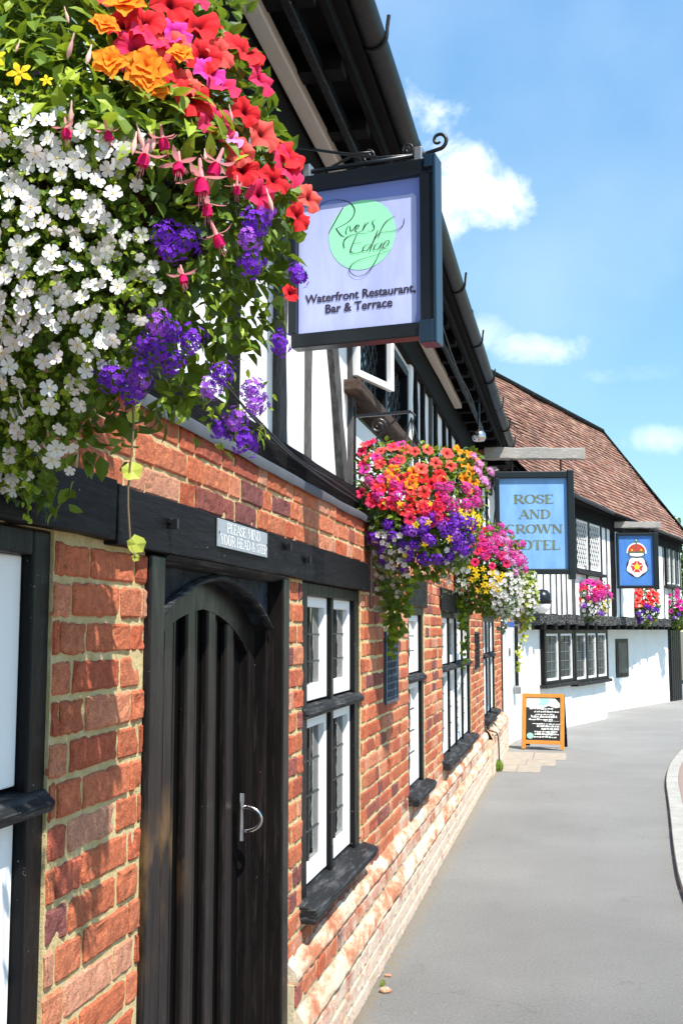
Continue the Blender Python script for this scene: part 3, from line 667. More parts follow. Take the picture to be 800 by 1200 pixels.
for k in range(1, nb):
    y = l0+.085+span*k/nb; w = .036; zt = insz(y)+.01
    mb = MB(); mb.T = FW; mb.box(y-w, y+w, -.1148, -.090, .012, zt); mb.build('cover_strip', 'door', leaf, bevel=.007)
for k in range(nb):   # thin beads on the recessed boards
    y = l0+.085+span*(k+.5)/nb; mb = MB(); mb.T = FW; mb.box(y-.008, y+.008, -.1148, -.107, .012, insz(y)); mb.build('bead', 'door', leaf, bevel=.003)
# handle: worn plate with a curled grip
hy = 3.44
mb = MB(); mb.T = FW; mb.extr([(hy-.014, -.084, .93), (hy+.014, -.084, .925), (hy+.012, -.084, .96), (hy+.010, -.084, 1.03), (hy+.02, -.084, 1.055), (hy+.018, -.084, 1.075), (hy-.016, -.084, 1.08), (hy-.018, -.084, 1.055), (hy-.010, -.084, 1.03), (hy-.012, -.084, .96)], (0, .006, 0))
hd = mb.build('handle_plate', 'rivet', leaf, bevel=.002)
mb = MB(); pts = []
for i in range(15):
    a = R(100-190*i/14); pts.append(FW((hy+.002, -.075+.055*max(0, math.cos(a))+.004, .998+.038*math.sin(a))))
pts = [FW((hy, -.08, 1.03))]+pts; mb.tube(pts, lambda t: .0058+.0012*math.sin(t*9), 8); mb.build('grip', 'brass', hd, smooth=True)
mb = MB(); mb.T = FW; mb.box(ya, yb, -.3, .06, -.05, .05); mb.build('doorstep', 'slab', inn, bevel=.01)
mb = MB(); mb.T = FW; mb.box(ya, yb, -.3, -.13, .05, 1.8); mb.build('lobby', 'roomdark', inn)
# small iron staples on the lintel
for y, z in ((2.47, 1.86), (3.83, 1.86), (3.55, 1.885)):
    mb = MB(); mb.T = FW; mb.box(y-.012, y+.025, .026, .036, z-.006, z+.006); mb.box(y-.006, y+.006, .026, .05, z-.02, z+.004); mb.build('iron_staple', 'iron', inn, bevel=.001)

# ---- upper storey
mb = MB(); n = 60; rows = []
for i in range(n+1):
    y = Y0+(Y1-Y0-.3)*i/n
    rows.append([mb.V((UX+.008*noise.noise(Vector((y, z*2, 3))), y, z)) for z in (2.15, 2.4, 2.7, 3.0, 3.3, 3.8)])
for a, b in zip(rows, rows[1:]):
    for k in range(5): mb.F([a[k], b[k], b[k+1], a[k+1]])
# leave a hole for the lattice window
mb2 = MB(); mb2.v = mb.v
for q in mb.f:
    c = [sum(mb.v[i][k] for i in q)/4 for k in range(3)]
    if 5.45 < c[1] < 7.1 and 2.7 < c[2] < 3.3: continue
    mb2.F(q)
mb2.build('plaster_panels', 'white', inn, smooth=True)
FU = frame((UX, 0), (0, 1))
mb = MB(); n = 90; rows = []
for i in range(n+1):
    y = Y0+(Y1-Y0-.3)*i/n; j = lambda s: .012*noise.noise(Vector((y*3, s, 0)))+.006*noise.noise(Vector((y*13, s, 2)))
    rows.append([mb.V(q) for q in ((UX-.05, y, 2.16), (UX+.055+j(1), y, 2.185+j(2)), (UX+.07+j(3), y, 2.235+j(4)), (UX+.06+j(5), y, 2.285+j(6)), (UX-.05, y, 2.305+j(7)))])
for a, b in zip(rows, rows[1:]):
    for k in range(4): mb.F([a[k], b[k], b[k+1], a[k+1]])
mb.build('sill_beam', 'bbeam', inn)
def stud(y0, z0, y1, z1, w, mat='stud', proud=.022, name='timber_stud'):
    mb = MB(); mb.sweep([(UX+proud/2-.01, y0, z0), (UX+proud/2-.01, y1, z1)], proud+.03, w, up=(0, 1, 0), jit=.004, seg=8)
    mb.build(name, mat, inn, bevel=.004)
for y, w, m in ((.6, .1, 'bbeam'), (1.3, .1, 'bbeam'), (2.0, .1, 'bbeam'), (2.72, .12, 'bbeam'), (3.35, .07, 'bbeam'), (3.93, .11, 'stud'), (4.38, .035, 'stud'), (5.32, .09, 'stud'), (7.36, .09, 'white'), (7.62, .06, 'bbeam'), (8.0, .1, 'bbeam'), (8.45, .06, 'stud'), (8.8, .12, 'bbeam'), (9.4, .1, 'bbeam'), (9.9, .1, 'bbeam'), (10.5, .14, 'bbeam'), (11.1, .12, 'bbeam'), (11.8, .14, 'bbeam'), (12.5, .14, 'bbeam'), (13.3, .16, 'bbeam'), (14.2, .2, 'bbeam')):
    stud(y, 2.28, y+random.uniform(-.02, .02), 3.74, w, m)
stud(5.08, 2.29, 4.60, 3.45, .10, 'stud', .03, 'brace'); stud(3.0, 2.9, 2.75, 3.6, .1, 'bbeam', .03, 'brace'); stud(2.2, 3.05, 2.9, 3.6, .1, 'bbeam', .03, 'brace')
mb = MB(); mb.box(UX-.05, UX+.045, Y0, Y1-.3, 3.42, 3.752); mb.build('wall_plate', 'soffit', inn, bevel=.01)
# lattice window with its brown projecting sill and an open casement
mb = MB(); mb.T = FU; mb.sweep([FU((5.18, .08, 2.79)), FU((7.3, .05, 2.80))], .10, .085, seg=10, jit=.003) if False else mb.box(5.17, 7.3, -.05, .085, 2.765, 2.83)
lw = MB(); lw.T = FU; lw.box(5.40, 5.46, -.05, .03, 2.83, 3.34); lw.box(7.12, 7.18, -.05, .03, 2.83, 3.34); lw.box(6.26, 6.32, -.05, .028, 2.83, 3.34); lw.box(5.46, 7.12, -.05, .029, 3.29, 3.35)
lwf = lw.build('lattice_window', 'bframe', inn, bevel=.004); mb.build('projecting_sill', 'brownwood', lwf, bevel=.012)
def lattice(mb, T, s0, s1, z0, z1, o, dw=.115, dh=.17, w=.007):
    """diamond leads clipped to the opening"""
    mb.T = T; k = dh/dw
    for sgn in (1, -1):
        c = -60
        while c < 60:
            # line z = sgn*k*s + c*dh
            pts = []
            for s in (s0, s1):
                z = sgn*k*(s-s0)+c*dh*1.0+z0
                pts.append((s, z))
            (sa, za), (sb, zb) = pts
            t0, t1 = 0, 1
            for zc, lo in ((z0, True), (z1, False)):
                dz = zb-za
                t = (zc-za)/dz
                if (dz > 0) == lo: t0 = max(t0, t)
                else: t1 = min(t1, t)
            if t0 < t1-.001:
                p = (sa+(sb-sa)*t0, za+(zb-za)*t0); q = (sa+(sb-sa)*t1, za+(zb-za)*t1); d = Vector((q[0]-p[0], q[1]-p[1])).normalized(); n = Vector((-d.y, d.x))*w/2
                mb.extr([(p[0]+n.x, o, p[1]+n.y), (q[0]+n.x, o, q[1]+n.y), (q[0]-n.x, o, q[1]-n.y), (p[0]-n.x, o, p[1]-n.y)], (0, 0, 0)) if False else None
                v = [mb.V((a, oo, b)) for oo in (o-.003, o+.003) for a, b in ((p[0]+n.x, p[1]+n.y), (q[0]+n.x, q[1]+n.y), (q[0]-n.x, q[1]-n.y), (p[0]-n.x, p[1]-n.y))]
                for qd in ((0,1,2,3),(4,7,6,5),(0,4,5,1),(1,5,6,2),(2,6,7,3),(3,7,4,0)): mb.F([v[i] for i in qd])
            c += 1
mb = MB(); mb.T = FU; mb.quad((5.46, -.03, 2.83), (7.12, -.03, 2.83), (7.12, -.03, 3.3), (5.46, -.03, 3.3)); mb.build('pane', 'dglass', lwf, recalc=False)
mb = MB(); lattice(mb, FU, 5.46, 7.12, 2.83, 3.29, -.022, .14, .15, .009); mb.build('leaded_lattice', 'cane', lwf)
# the open casement swings out on its far... near hinge
hp = Vector((-1.045, 5.28, 0)); tp = Vector((-.925, 5.70, 0)); dd = (tp-hp); W_ = dd.length; FC = frame((hp.x, hp.y), (dd.x, dd.y)); cz0, cz1 = 2.87, 3.33
mb = MB(); mb.T = FC; w = .035
mb.box(0, w, -.015, .015, cz0, cz1); mb.box(W_-w, W_, -.015, .015, cz0, cz1); mb.box(w, W_-w, -.014, .014, cz0, cz0+w); mb.box(w, W_-w, -.014, .014, cz1-w, cz1)
oc = mb.build('open_casement', 'wframe', lwf, bevel=.003)
# eaves: soffit, cream strip, fascia, gutter and roof
mb = MB(); mb.box(UX-.02, -.725, Y0, 13.9, 3.755, 3.80); mb.box(-.79, -.765, Y0, 13.9, 3.70, 3.754)
for i in range(34):
    y = Y0+.25+i*.5; mb.box(UX+.047, -.791, y, y+.09, 3.66, 3.754)
mb.build('soffit', 'soffit', inn)
mb = MB(); mb.sweep([(-.99, Y0, 3.65), (-.99, 9.9, 3.65)], .066, .055, seg=30, jit=.002); mb.build('soffit_batten', 'cream', inn, bevel=.006)
mb = MB(); mb.sweep([(-.875, Y0, 3.66), (-.875, 11.2, 3.66)], .035, .05, seg=30, jit=.002); mb.build('soffit_batten', 'bframe', inn, bevel=.006)
GX, GZ, GR = -.695, 3.83, .054
mb = MB(); n = 10; rows = []
for i in range(41):
    y = Y0+(13.2-Y0)*i/40; dx = .006*noise.noise(Vector((y*.8, 1, 1))); dz = .012*noise.noise(Vector((y*.6, 7, 1)))
    rows.append([mb.V((GX+dx+GR*math.cos(R(180+180*k/n)), y, GZ+dz+GR*math.sin(R(180+180*k/n)))) for k in range(n+1)]+[mb.V((GX+dx+(GR-.008)*math.cos(R(360-180*k/n)), y, GZ+.004+dz+(GR-.008)*math.sin(R(360-180*k/n)))) for k in range(n+1)])
for a, b in zip(rows, rows[1:]):
    m_ = len(a)
    for k in range(m_): mb.F([a[k], b[k], b[(k+1)%m_], a[(k+1)%m_]])
mb.F(rows[0]); mb.F(rows[-1][::-1])
gut = mb.build('gutter', 'gutter', inn, smooth=True)
for y in (1.5, 3.85, 5.4, 6.9, 8.3, 9.6, 10.8, 12.0, 13.1):
    mb = MB(); pts = [(GX+(GR+.004)*math.cos(R(a)), y, GZ+(GR+.004)*math.sin(R(a))) for a in range(180, 361, 15)]+[(GX+GR+.006, y, GZ+.03), (GX+GR+.012, y, GZ+.075)]
    mb.sweep(pts, .03, .006, up=(0, 1, 0)) if False else mb.tube(pts, .0075, 6); mb.build('gutter_bracket', 'gutter', gut)
for y in (2.8, 4.8, 7.5, 10.1, 11.4):
    mb = MB(); pts = [(GX+(GR+.003)*math.cos(R(a)), y, GZ+(GR+.003)*math.sin(R(a))) for a in range(180, 361, 12)]
    a = []
    for yy in (y-.04, y+.04): a.append([mb.V((p[0], yy, p[2])) for p in pts])
    for k in range(len(pts)-1): mb.F([a[0][k], a[0][k+1], a[1][k+1], a[1][k]])
    mb.build('gutter_joint', 'gutter', gut, recalc=False)
TPAL = [(.26, .12, .085), (.31, .15, .11), (.22, .11, .085), (.36, .21, .16), (.19, .10, .08), (.30, .18, .14), (.24, .14, .10), (.20, .12, .09), (.38, .24, .17)]
def tiles(e0, e1, r0, r1, parent, gauge=.12, wid=.17, name='roof_tiles', amp=.012):
    e0, e1, r0, r1 = map(Vector, (e0, e1, r0, r1)); mb = MB()
    nr = int(((r0+r1)/2-(e0+e1)/2).length/gauge); n = ((e1-e0).cross(r0-e0)).normalized()
    if n.z < 0: n = -n
    for j in range(nr):
        a = e0.lerp(r0, j/nr); b = e1.lerp(r1, j/nr); a2 = e0.lerp(r0, (j+1.12)/nr); b2 = e1.lerp(r1, (j+1.12)/nr)
        L_ = (b-a).length; nc = max(1, int(L_/wid)); sh = .5 if j % 2 else 0
        for i in range(-1, nc+1):
            t0 = (i+sh+.02)/nc; t1 = (i+sh+.98)/nc
            if t1 <= 0 or t0 >= 1: continue
            t0 = max(0, t0); t1 = min(1, t1)
            h = .018+random.uniform(0, .008); sag = amp*1.6*noise.noise(Vector((t0*5, j*.12, e0.y)))
            col = random.choice(TPAL); k = random.uniform(.8, 1.2); col = tuple(c*k for c in col); dj = random.uniform(-.008, .008)
            A = a.lerp(b, t0)+n*(h+sag); B = a.lerp(b, t1)+n*(h+sag+random.uniform(-.004, .004)); D = a2.lerp(b2, t0)+n*sag; E = a2.lerp(b2, t1)+n*sag
            dn = (a-a2).normalized()*dj; A += dn; B += dn
            i0 = [mb.V(p) for p in (A, B, E, D, A-n*.018, B-n*.018)]
            mb.F([i0[0], i0[1], i0[2], i0[3]], col); mb.F([i0[0], i0[4], i0[5], i0[1]], tuple(c*.8 for c in col)); mb.F([i0[1], i0[5], i0[2]], col); mb.F([i0[0], i0[3], i0[4]], col)
    o = mb.build(name, 'tile', parent, recalc=False)
    mb = MB(); mb.quad(e0-n*.07, e1-n*.07, r1-n*.07, r0-n*.07); mb.build('roof_boards', 'soffit', parent); return o
tiles((-.74, Y0, 3.87), (-.74, 14.2, 3.87), (-3.3, Y0, 6.4), (-3.3, 14.2, 6.4), inn, .3, .3)
mb = MB(); mb.extr([(-.9, 14.18, 3.66), (-3.3, 14.18, 6.3), (-5.7, 14.18, 3.6), (-5.7, 14.18, 0), (-1.3, 14.18, 0), (-1.3, 14.18, 3.58)], (0, -.12, 0)); mb.build('end_wall', 'white', inn)
mb = MB(); mb.extr([(-3.3, Y0, 6.4), (-5.9, Y0, 3.77), (-5.9, Y0, 3.7), (-3.3, Y0, 6.32)], (0, 14.2-Y0, 0)); mb.build('rear_roof', 'tile', inn)
# thin black cable pipe down the wall, another on the ledge
def rope(name, pts, r, mat, parent, n=6):
    mb = MB(); mb.tube(smooth([tuple(p) for p in pts], 2), r, n); return mb.build(name, mat, parent, smooth=True)
rope('cable', [(WX+.03, 5.135, 1.70), (WX+.032, 5.138, 1.9), (WX+.03, 5.14, 2.12)], .006, 'cable', inn)
rope('cable', [(UX+.075, 2.9, 2.36), (UX+.085, 3.6, 2.24), (UX+.09, 4.2, 2.215), (UX+.08, 5.0, 2.21), (UX+.08, 6, 2.22)], .0045, 'cable', inn)
rope('cable', [(UX+.08, 3.3, 2.30), (UX+.09, 3.9, 2.225), (UX+.085, 4.6, 2.24), (UX+.085, 5.5, 2.21)], .0035, 'cable', inn)
rope('cable', [(WX+.02, 12.26, .60), (WX+.02, 12.27, .5), (WX+.09, 12.45, .47), (WX+.10, 12.9, .40), (WX+.1, 12.95, .0)], .008, 'cable', inn)
rope('cable', [(-.82, 7, 3.66), (-.83, 8.2, 3.58), (-.82, 9.4, 3.62), (-.84, 10.8, 3.52)], .005, 'cable', inn)

# ---------------------------------------------------------------- white timbered inn further on
hotel = empty('timbered_hotel', (-1, 22, 0), 'white rendered timber-framed inn with steep clay tiled roof beyond the brick front', 'building')
U = [(-.75, 16.6), (.55, 21.2), (2.7, 28.9)]
Lo = [(-.95, 15.21), (-.88, 16.56), (-.54, 18.04), (-.06, 19.62), (.58, 21.73), (.67, 23.86), (2.3, 28.34), (2.65, 29.3)]
mb = MB()
for (a, b) in zip(Lo, Lo[1:]):
    n = 6; rows = []
    a_, b_ = Vector(a), Vector(b)
    for i in range(n+1):
        p = a_.lerp(b_, i/n); rows.append([mb.V((p.x+.015*noise.noise(Vector((p.y, z, 0))), p.y, z)) for z in (gz(p.y)-.1, .35, .8, 1.3, 1.72)])
    for c, d in zip(rows, rows[1:]):
        for k in range(4): mb.F([c[k], d[k], d[k+1], c[k+1]])
mb.poly([(*p, 1.72) for p in Lo]+[(-3, 29.3, 1.72), (-3, 15.3, 1.72)])
mb.build('ground_floor_wall', 'render', hotel, smooth=True)
mb = MB(); mb.extr([(*Lo[-1], -.3), (-3.5, 30.5, -.3), (-3.5, 15.3, -.3), (-1.05, 15.3, -.3), (-1.4, 17.5, -.3), (-.6, 22, -.3), (.2, 25, -.3)], (0, 0, 1.9)); mb.build('rear_wall', 'render', hotel)
FS = [frame(U[i], (U[i+1][0]-U[i][0], U[i+1][1]-U[i][1])) for i in range(2)]; SL = [(Vector(U[i+1])-Vector(U[i])).length for i in range(2)]
EZ = 3.80
mb = MB()
for k in range(2):
    mb.T = FS[k]; mb.quad((0, 0, 1.72), (SL[k], 0, 1.72), (SL[k], 0, EZ+.05), (0, 0, EZ+.05))
mb.T = None; mb.quad((*U[2], 1.72), (-1.5, 30.4, 1.72), (-1.5, 30.4, EZ), (*U[2], EZ)); mb.quad((*U[0], 1.72), (-3.2, 17, 1.72), (-3.2, 17, EZ), (*U[0], EZ))
mb.build('upper_wall', 'render', hotel)
for k in range(2):
    mb = MB(); mb.sweep([FS[k]((-.02 if k == 0 else .03, -.05, 1.765)), FS[k]((SL[k]+(.2 if k else 0), -.05, 1.765))], .2, .17, seg=30, jit=.016); mb.build('jetty_beam', m_blackwood('jetty_beam_paint', (.02, .02, .02), (3, 3, 12), .6, .5, (.28, .27, .26), .03) if k == 0 else bpy.data.materials['jetty_beam_paint'], hotel)
    s = .3
    while s < SL[k]:
        if abs(s-2) > 0: 
            mb = MB(); mb.T = FS[k]; mb.box(s, s+.12, -.5, .055+random.uniform(-.01, .02), 1.60, 1.71); mb.build('joist_end', 'bbeam', hotel, bevel=.01)
        s += .62
    mb = MB(); mb.T = FS[k]; mb.box(.01 if k else 0, SL[k], -.02, .05, EZ-.26, EZ-.02); mb.build('eaves_beam', 'soffit', hotel)
def hstud(k, s, w=.05, z0=1.85, z1=EZ-.24, mat='stud', proud=.018):
    mb = MB(); a = FS[k]((s, proud/2-.01, z0)); b = FS[k]((s+random.uniform(-.02, .02), proud/2-.01, z1)); mb.sweep([a, b], w, proud+.02, up=tuple(FS[k]((0, 1, 0))-FS[k]((0, 0, 0))), seg=6, jit=.004); mb.build('timber_stud', mat, hotel)
for s in (.3, .73, 1.08, 1.45, 1.78, 2.07, 2.37): hstud(0, s, .05)
for s in (2.86, 3.7, 4.66): hstud(0, s, .055, z1=2.6)
hstud(0, 2.75, .09); hstud(0, 4.72, .05)
for s, w in ((.35, .05), (.85, .34), (1.38, .05), (4.9, .05), (5.75, .05), (6.75, .05)): hstud(1, s, w, mat='bbeam' if w > .3 else 'stud')
hstud(1, 7.6, .06)
def hwin(f, s0, s1, z0, z1, cols, parent, out=.0, fw=.07, lights=(2, 3), diamond=False, zb=None):
    mb = MB(); mb.T = f; o1 = out+.05
    mb.box(s0, s0+fw, out-.03, o1, z0, z1); mb.box(s1-fw, s1, out-.03, o1, z0, z1); mb.box(s0+fw, s1-fw, out-.03, o1-.001, z1-fw, z1); mb.box(s0+fw, s1-fw, out-.03, o1-.001, z0, z0+fw*.6)
    p = (s1-s0-2*fw)/cols
    for k in range(1, cols): mb.box(s0+fw+p*k-.05, s0+fw+p*k+.05, out-.03, o1-.004, z0+fw*.6, z1-fw)
    fr = mb.build('window', 'bframe', parent, bevel=.005)
    mb = MB(); mb.T = f; mb.box(s0-.06, s1+.06, out-.03, o1+.05, z0-.06, z0-.002); mb.build('sill', 'bsill', fr, bevel=.006)
    mb = MB(); mb.T = f; mb.box(s0+.02, s1-.02, out-.03, out+.004, z0+.01, z1-.02); mb.build('pane', 'dglass', fr)
    for k in range(cols):
        a = s0+fw+p*k+(.05 if k else 0); b = s0+fw+p*(k+1)-(.05 if k < cols-1 else 0); lo = z0+fw*.6; hi = z1-fw; w = .035
        mb = MB(); mb.T = f
        mb.box(a, a+w, out+.004, out+.03, lo, hi); mb.box(b-w, b, out+.004, out+.03, lo, hi); mb.box(a+w, b-w, out+.004, out+.029, lo, lo+w); mb.box(a+w, b-w, out+.004, out+.029, hi-w, hi)
        mb.build('casement', 'wframe', fr)
        mb = MB(); mb.T = f
        if diamond: lattice(mb, f, a+w, b-w, lo+w, hi-w, out+.012, .12, .16, .012)
        else:
            for i in range(1, lights[1]+1): z = lo+(hi-lo)*i/(lights[1]+1); mb.box(a+w, b-w, out+.004, out+.014, z-.006, z+.006)
            mb.box((a+b)/2-.006, (a+b)/2+.006, out+.004, out+.015, lo+w, hi-w)
        mb.build('glazing_lead', 'wframe' if diamond else plain('grey_came', (.12, .13, .135), .6), fr)
    return fr
hwin(FS[0], 2.86, 4.66, 2.63, EZ-.2, 2, hotel, diamond=True)
hwin(FS[1], 5.9, 7.7, 2.64, EZ-.02-.1, 3, hotel, lights=(2, 1))
FL = [frame(Lo[i], (Lo[i+1][0]-Lo[i][0], Lo[i+1][1]-Lo[i][1])) for i in range(len(Lo)-1)]
hwin(FL[2], .02, 1.64, .72, 1.62, 2, hotel, out=.03, lights=(2, 4), fw=.085)
hwin(FL[3], .03, 2.17, .68, 1.62, 3, hotel, out=.03, lights=(2, 4), fw=.085)
# narrow dark opening
mb = MB(); mb.T = FL[5]; mb.box(.6, 1.45, -.02, .02, .57, 1.40); sw = mb.build('slit_window', 'bframe', hotel, bevel=.008)
mb = MB(); mb.T = FL[5]; mb.box(.72, 1.33, .0, .026, .66, 1.32); mb.build('pane', 'dglass', sw)
# black boarded door at the far end
mb = MB(); mb.T = FL[6]; mb.box(-.05, 1.02, -.05, .03, gz(28.6)-.01, 1.66); hd_ = mb.build('door', 'bframe', hotel, bevel=.01)
mb = MB(); mb.T = FL[6]
for i in range(5): mb.box(.04+i*.185, .04+i*.185+.15, .03, .045, gz(28.6)+.03, 1.60)
mb.build('door_board', 'bframe', hd_, bevel=.005)
mb = MB(); mb.T = FL[4]; mb.box(.3, .35, .0, .02, 1.2, 1.25); 
# roof
E = [(-.55-.0, 15.6), (.78, 21.1), (2.98, 28.95)]; RG = [(-3.15, 15.6), (-1.36, 21.1), (.81, 27.7)]; RZ = 6.5
tiles((*E[0], EZ), (*E[1], EZ), (*RG[0], RZ), (*RG[1], RZ), hotel, .11, .17, amp=.02)
tiles((*E[1], EZ), (*E[2], EZ), (*RG[1], RZ), (*RG[2], RZ), hotel, .11, .17, amp=.02)
tiles((*E[2], EZ), (-2.3, 30.6, EZ), (*RG[2], RZ), (.70, 27.75, RZ), hotel, .2, .25)
tiles((-2.3, 30.6, EZ), (-5.4, 16, EZ), (*RG[2], RZ), (*RG[0], RZ), hotel, .3, .35)
mb = MB(); mb.tube([(*RG[0], RZ+.02), (*RG[1], RZ+.03), (*RG[2], RZ+.03)], .07, 8); mb.tube([(*RG[2], RZ+.03), (*E[2], EZ+.06)], .05, 8); mb.build('ridge_tiles', 'tile', hotel, smooth=True)
mb = MB()
for k in range(2):
    a, b = Vector((*E[k], EZ-.015)), Vector((*E[k+1], EZ-.015)); mb.tube([a, b], .035, 6)
mb.build('gutter', 'gutter', hotel, smooth=True)
mb = MB()
for k in range(2):
    a, b = E[k], E[k+1]; c, d = U[k], U[k+1]
    mb.quad((*a, EZ-.02), (*b, EZ-.02), (d[0]-.1, d[1], EZ-.06), (c[0]-.1, c[1], EZ-.06))
mb.build('soffit', 'soffit', hotel)
# downpipe on the white return
pp = FL[0]((1.30, .05, 0))
rope('downpipe', [(pp.x, pp.y, 1.66), (pp.x, pp.y, 1.2), (pp.x, pp.y, .78)], .028, 'gutter', hotel, 10)
mb = MB(); mb.box(pp.x-.045, pp.x+.06, pp.y-.07, pp.y+.07, .66, .78); mb.build('downpipe_shoe', 'rivet', hotel, bevel=.02)
mb = MB(); c = FL[0]((.72, .015, 1.28)); mb.tube([c+Vector((0, .055*math.cos(R(a)), .055*math.sin(R(a)))) for a in range(0, 361, 24)], .008, 6); mb.build('iron_ring', 'iron', hotel)

# ---------------------------------------------------------------- lettering
def arcp(cx, cy, rx, ry, a0, a1, n=14): return [(cx+rx*math.cos(R(a0+(a1-a0)*i/n)), cy+ry*math.sin(R(a0+(a1-a0)*i/n))) for i in range(n+1)]
TK, TN = .17, .055
GL = {  # roman capitals as pen strokes: (points, kind) kind v = thick stem, h = thin, a = automatic; serif spots follow
 'R': (.78, [([(.17, 0), (.17, 1)], 'v'), ([(.17, .97), (.42, .97)]+arcp(.42, .735, .2, .235, 90, -90)+[(.17, .50)], 'a'), ([(.36, .5), (.72, 0)], 'd')], [(.17, 0), (.17, 1), (.72, 0)]),
 'O': (.86, [(arcp(.43, .5, .34, .48, 0, 360, 30), 'a')], []),
 'S': (.60, [([(.52, .76)]+arcp(.31, .74, .21, .23, 0, 230)+arcp(.29, .27, .22, .24, 60, -180), 'a')], []),
 'E': (.66, [([(.17, 0), (.17, 1)], 'v'), ([(.17, .97), (.60, .97), (.61, .8)], 'h'), ([(.17, .52), (.48, .52)], 'h'), ([(.17, .03), (.60, .03), (.63, .2)], 'h')], [(.17, 0), (.17, 1)]),
 'A': (.84, [([(.08, 0), (.40, 1)], 'h'), ([(.40, 1), (.74, 0)], 'd'), ([(.2, .33), (.62, .33)], 'h')], [(.08, 0), (.74, 0)]),
 'N': (.86, [([(.14, 0), (.14, 1)], 'h'), ([(.14, 1), (.72, 0)], 'd'), ([(.72, 0), (.72, 1)], 'h')], [(.14, 0), (.14, 1), (.72, 1)]),
 'D': (.82, [([(.17, 0), (.17, 1)], 'v'), ([(.17, .97), (.38, .97)]+arcp(.38, .5, .34, .47, 90, -90, 20)+[(.17, .03)], 'a')], [(.17, 0), (.17, 1)]),
 'C': (.78, [(arcp(.42, .5, .33, .48, 45, 318, 26), 'a')], []),
 'W': (1.14, [([(.08, 1), (.34, 0)], 'd'), ([(.34, 0), (.58, 1)], 'h'), ([(.55, 1), (.80, 0)], 'd'), ([(.80, 0), (1.04, 1)], 'h')], [(.08, 1), (.56, 1), (1.04, 1)]),
 'H': (.88, [([(.17, 0), (.17, 1)], 'v'), ([(.70, 0), (.70, 1)], 'v'), ([(.17, .52), (.7, .52)], 'h')], [(.17, 0), (.17, 1), (.7, 0), (.7, 1)]),
 'T': (.74, [([(.37, 0), (.37, 1)], 'v'), ([(.06, .78), (.07, .97), (.67, .97), (.68, .78)], 'h')], [(.37, 0)]),
 'L': (.66, [([(.17, 0), (.17, 1)], 'v'), ([(.17, .03), (.60, .03), (.63, .22)], 'h')], [(.17, 0), (.17, 1)]),
 'P': (.70, [([(.17, 0), (.17, 1)], 'v'), ([(.17, .97), (.40, .97)]+arcp(.40, .72, .21, .25, 90, -90)+[(.17, .47)], 'a')], [(.17, 0), (.17, 1)]),
 'M': (1.02, [([(.14, 0), (.17, 1)], 'h'), ([(.17, 1), (.48, .1)], 'd'), ([(.48, .1), (.82, 1)], 'h'), ([(.84, 1), (.86, 0)], 'v')], [(.14, 0), (.16, 1), (.84, 1), (.86, 0)]),
 'I': (.36, [([(.18, 0), (.18, 1)], 'v')], [(.18, 0), (.18, 1)]),
 'Y': (.78, [([(.07, 1), (.38, .48)], 'd'), ([(.38, .48), (.70, 1)], 'h'), ([(.38, 0), (.38, .48)], 'v')], [(.07, 1), (.7, 1), (.38, 0)]),
 'U': (.84, [([(.15, 1), (.15, .35)]+arcp(.43, .32, .28, .3, 180, 360)+[(.71, 1)], 'a')], [(.15, 1), (.71, 1)]),
 '&': (.86, [([(.74, .45)]+arcp(.36, .26, .26, .25, -20, -200)+[(.2, .5), (.5, .72)]+arcp(.37, .8, .15, .17, 0, 190)+[(.3, .6), (.78, 0)], 'a')], []),
 ' ': (.42, [], []),
}
def pen(mb, pts, wf):
    P_ = [Vector(p) for p in pts]; L_ = []; Rr = []
    for i, p in enumerate(P_):
        t = (P_[min(i+1, len(P_)-1)]-P_[max(0, i-1)]); t = t.normalized() if t.length > 1e-6 else Vector((1, 0)); n = Vector((-t.y, t.x)); w = wf(i/(len(P_)-1), t)/2
        L_.append(p+n*w); Rr.append(p-n*w)
    a = [mb.V((p.x, 0, p.y)) for p in L_]; b = [mb.V((p.x, 0, p.y)) for p in Rr]
    for i in range(len(a)-1): mb.F([a[i], a[i+1], b[i+1], b[i]])
def roman(text, x0, x1, zb, h, f, o, name, mat, parent, bold=1):
    """serif capitals set between x0 and x1 with baseline zb on frame f"""
    tot = sum(GL[c][0] for c in text); sx = (x1-x0)/tot; mb = MB(); x = x0; lay = 0
    for c in text:
        w, st, sf = GL[c]; lay = 0
        for pts, kd in st:
            lay += 1
            mb.T = (lambda q, x=x, l=lay: f((x+q[0]*sx, o+l*.0004, zb+q[2]*h)))
            if kd == 'v': wf = lambda t, d: TK*bold
            elif kd == 'h': wf = lambda t, d: TN*bold*1.2
            elif kd == 'd': wf = lambda t, d: TK*bold*.95
            else: wf = lambda t, d: (TN+(TK-TN)*abs(d.y)**1.5)*bold
            pen(mb, pts, wf)
        mb.T = (lambda q, x=x: f((x+q[0]*sx, o+.003, zb+q[2]*h)))
        for (a, b) in sf:
            k = -.0 if b == 0 else 0; e = TN*bold*.9
            mb.poly([(a-.13, 0, b-(e if b else 0)), (a+.13, 0, b-(e if b else 0)), (a+.13, 0, b+(0 if b else e)), (a-.13, 0, b+(0 if b else e))])
        x += w*sx
    return mb.build(name, mat, parent, recalc=False)
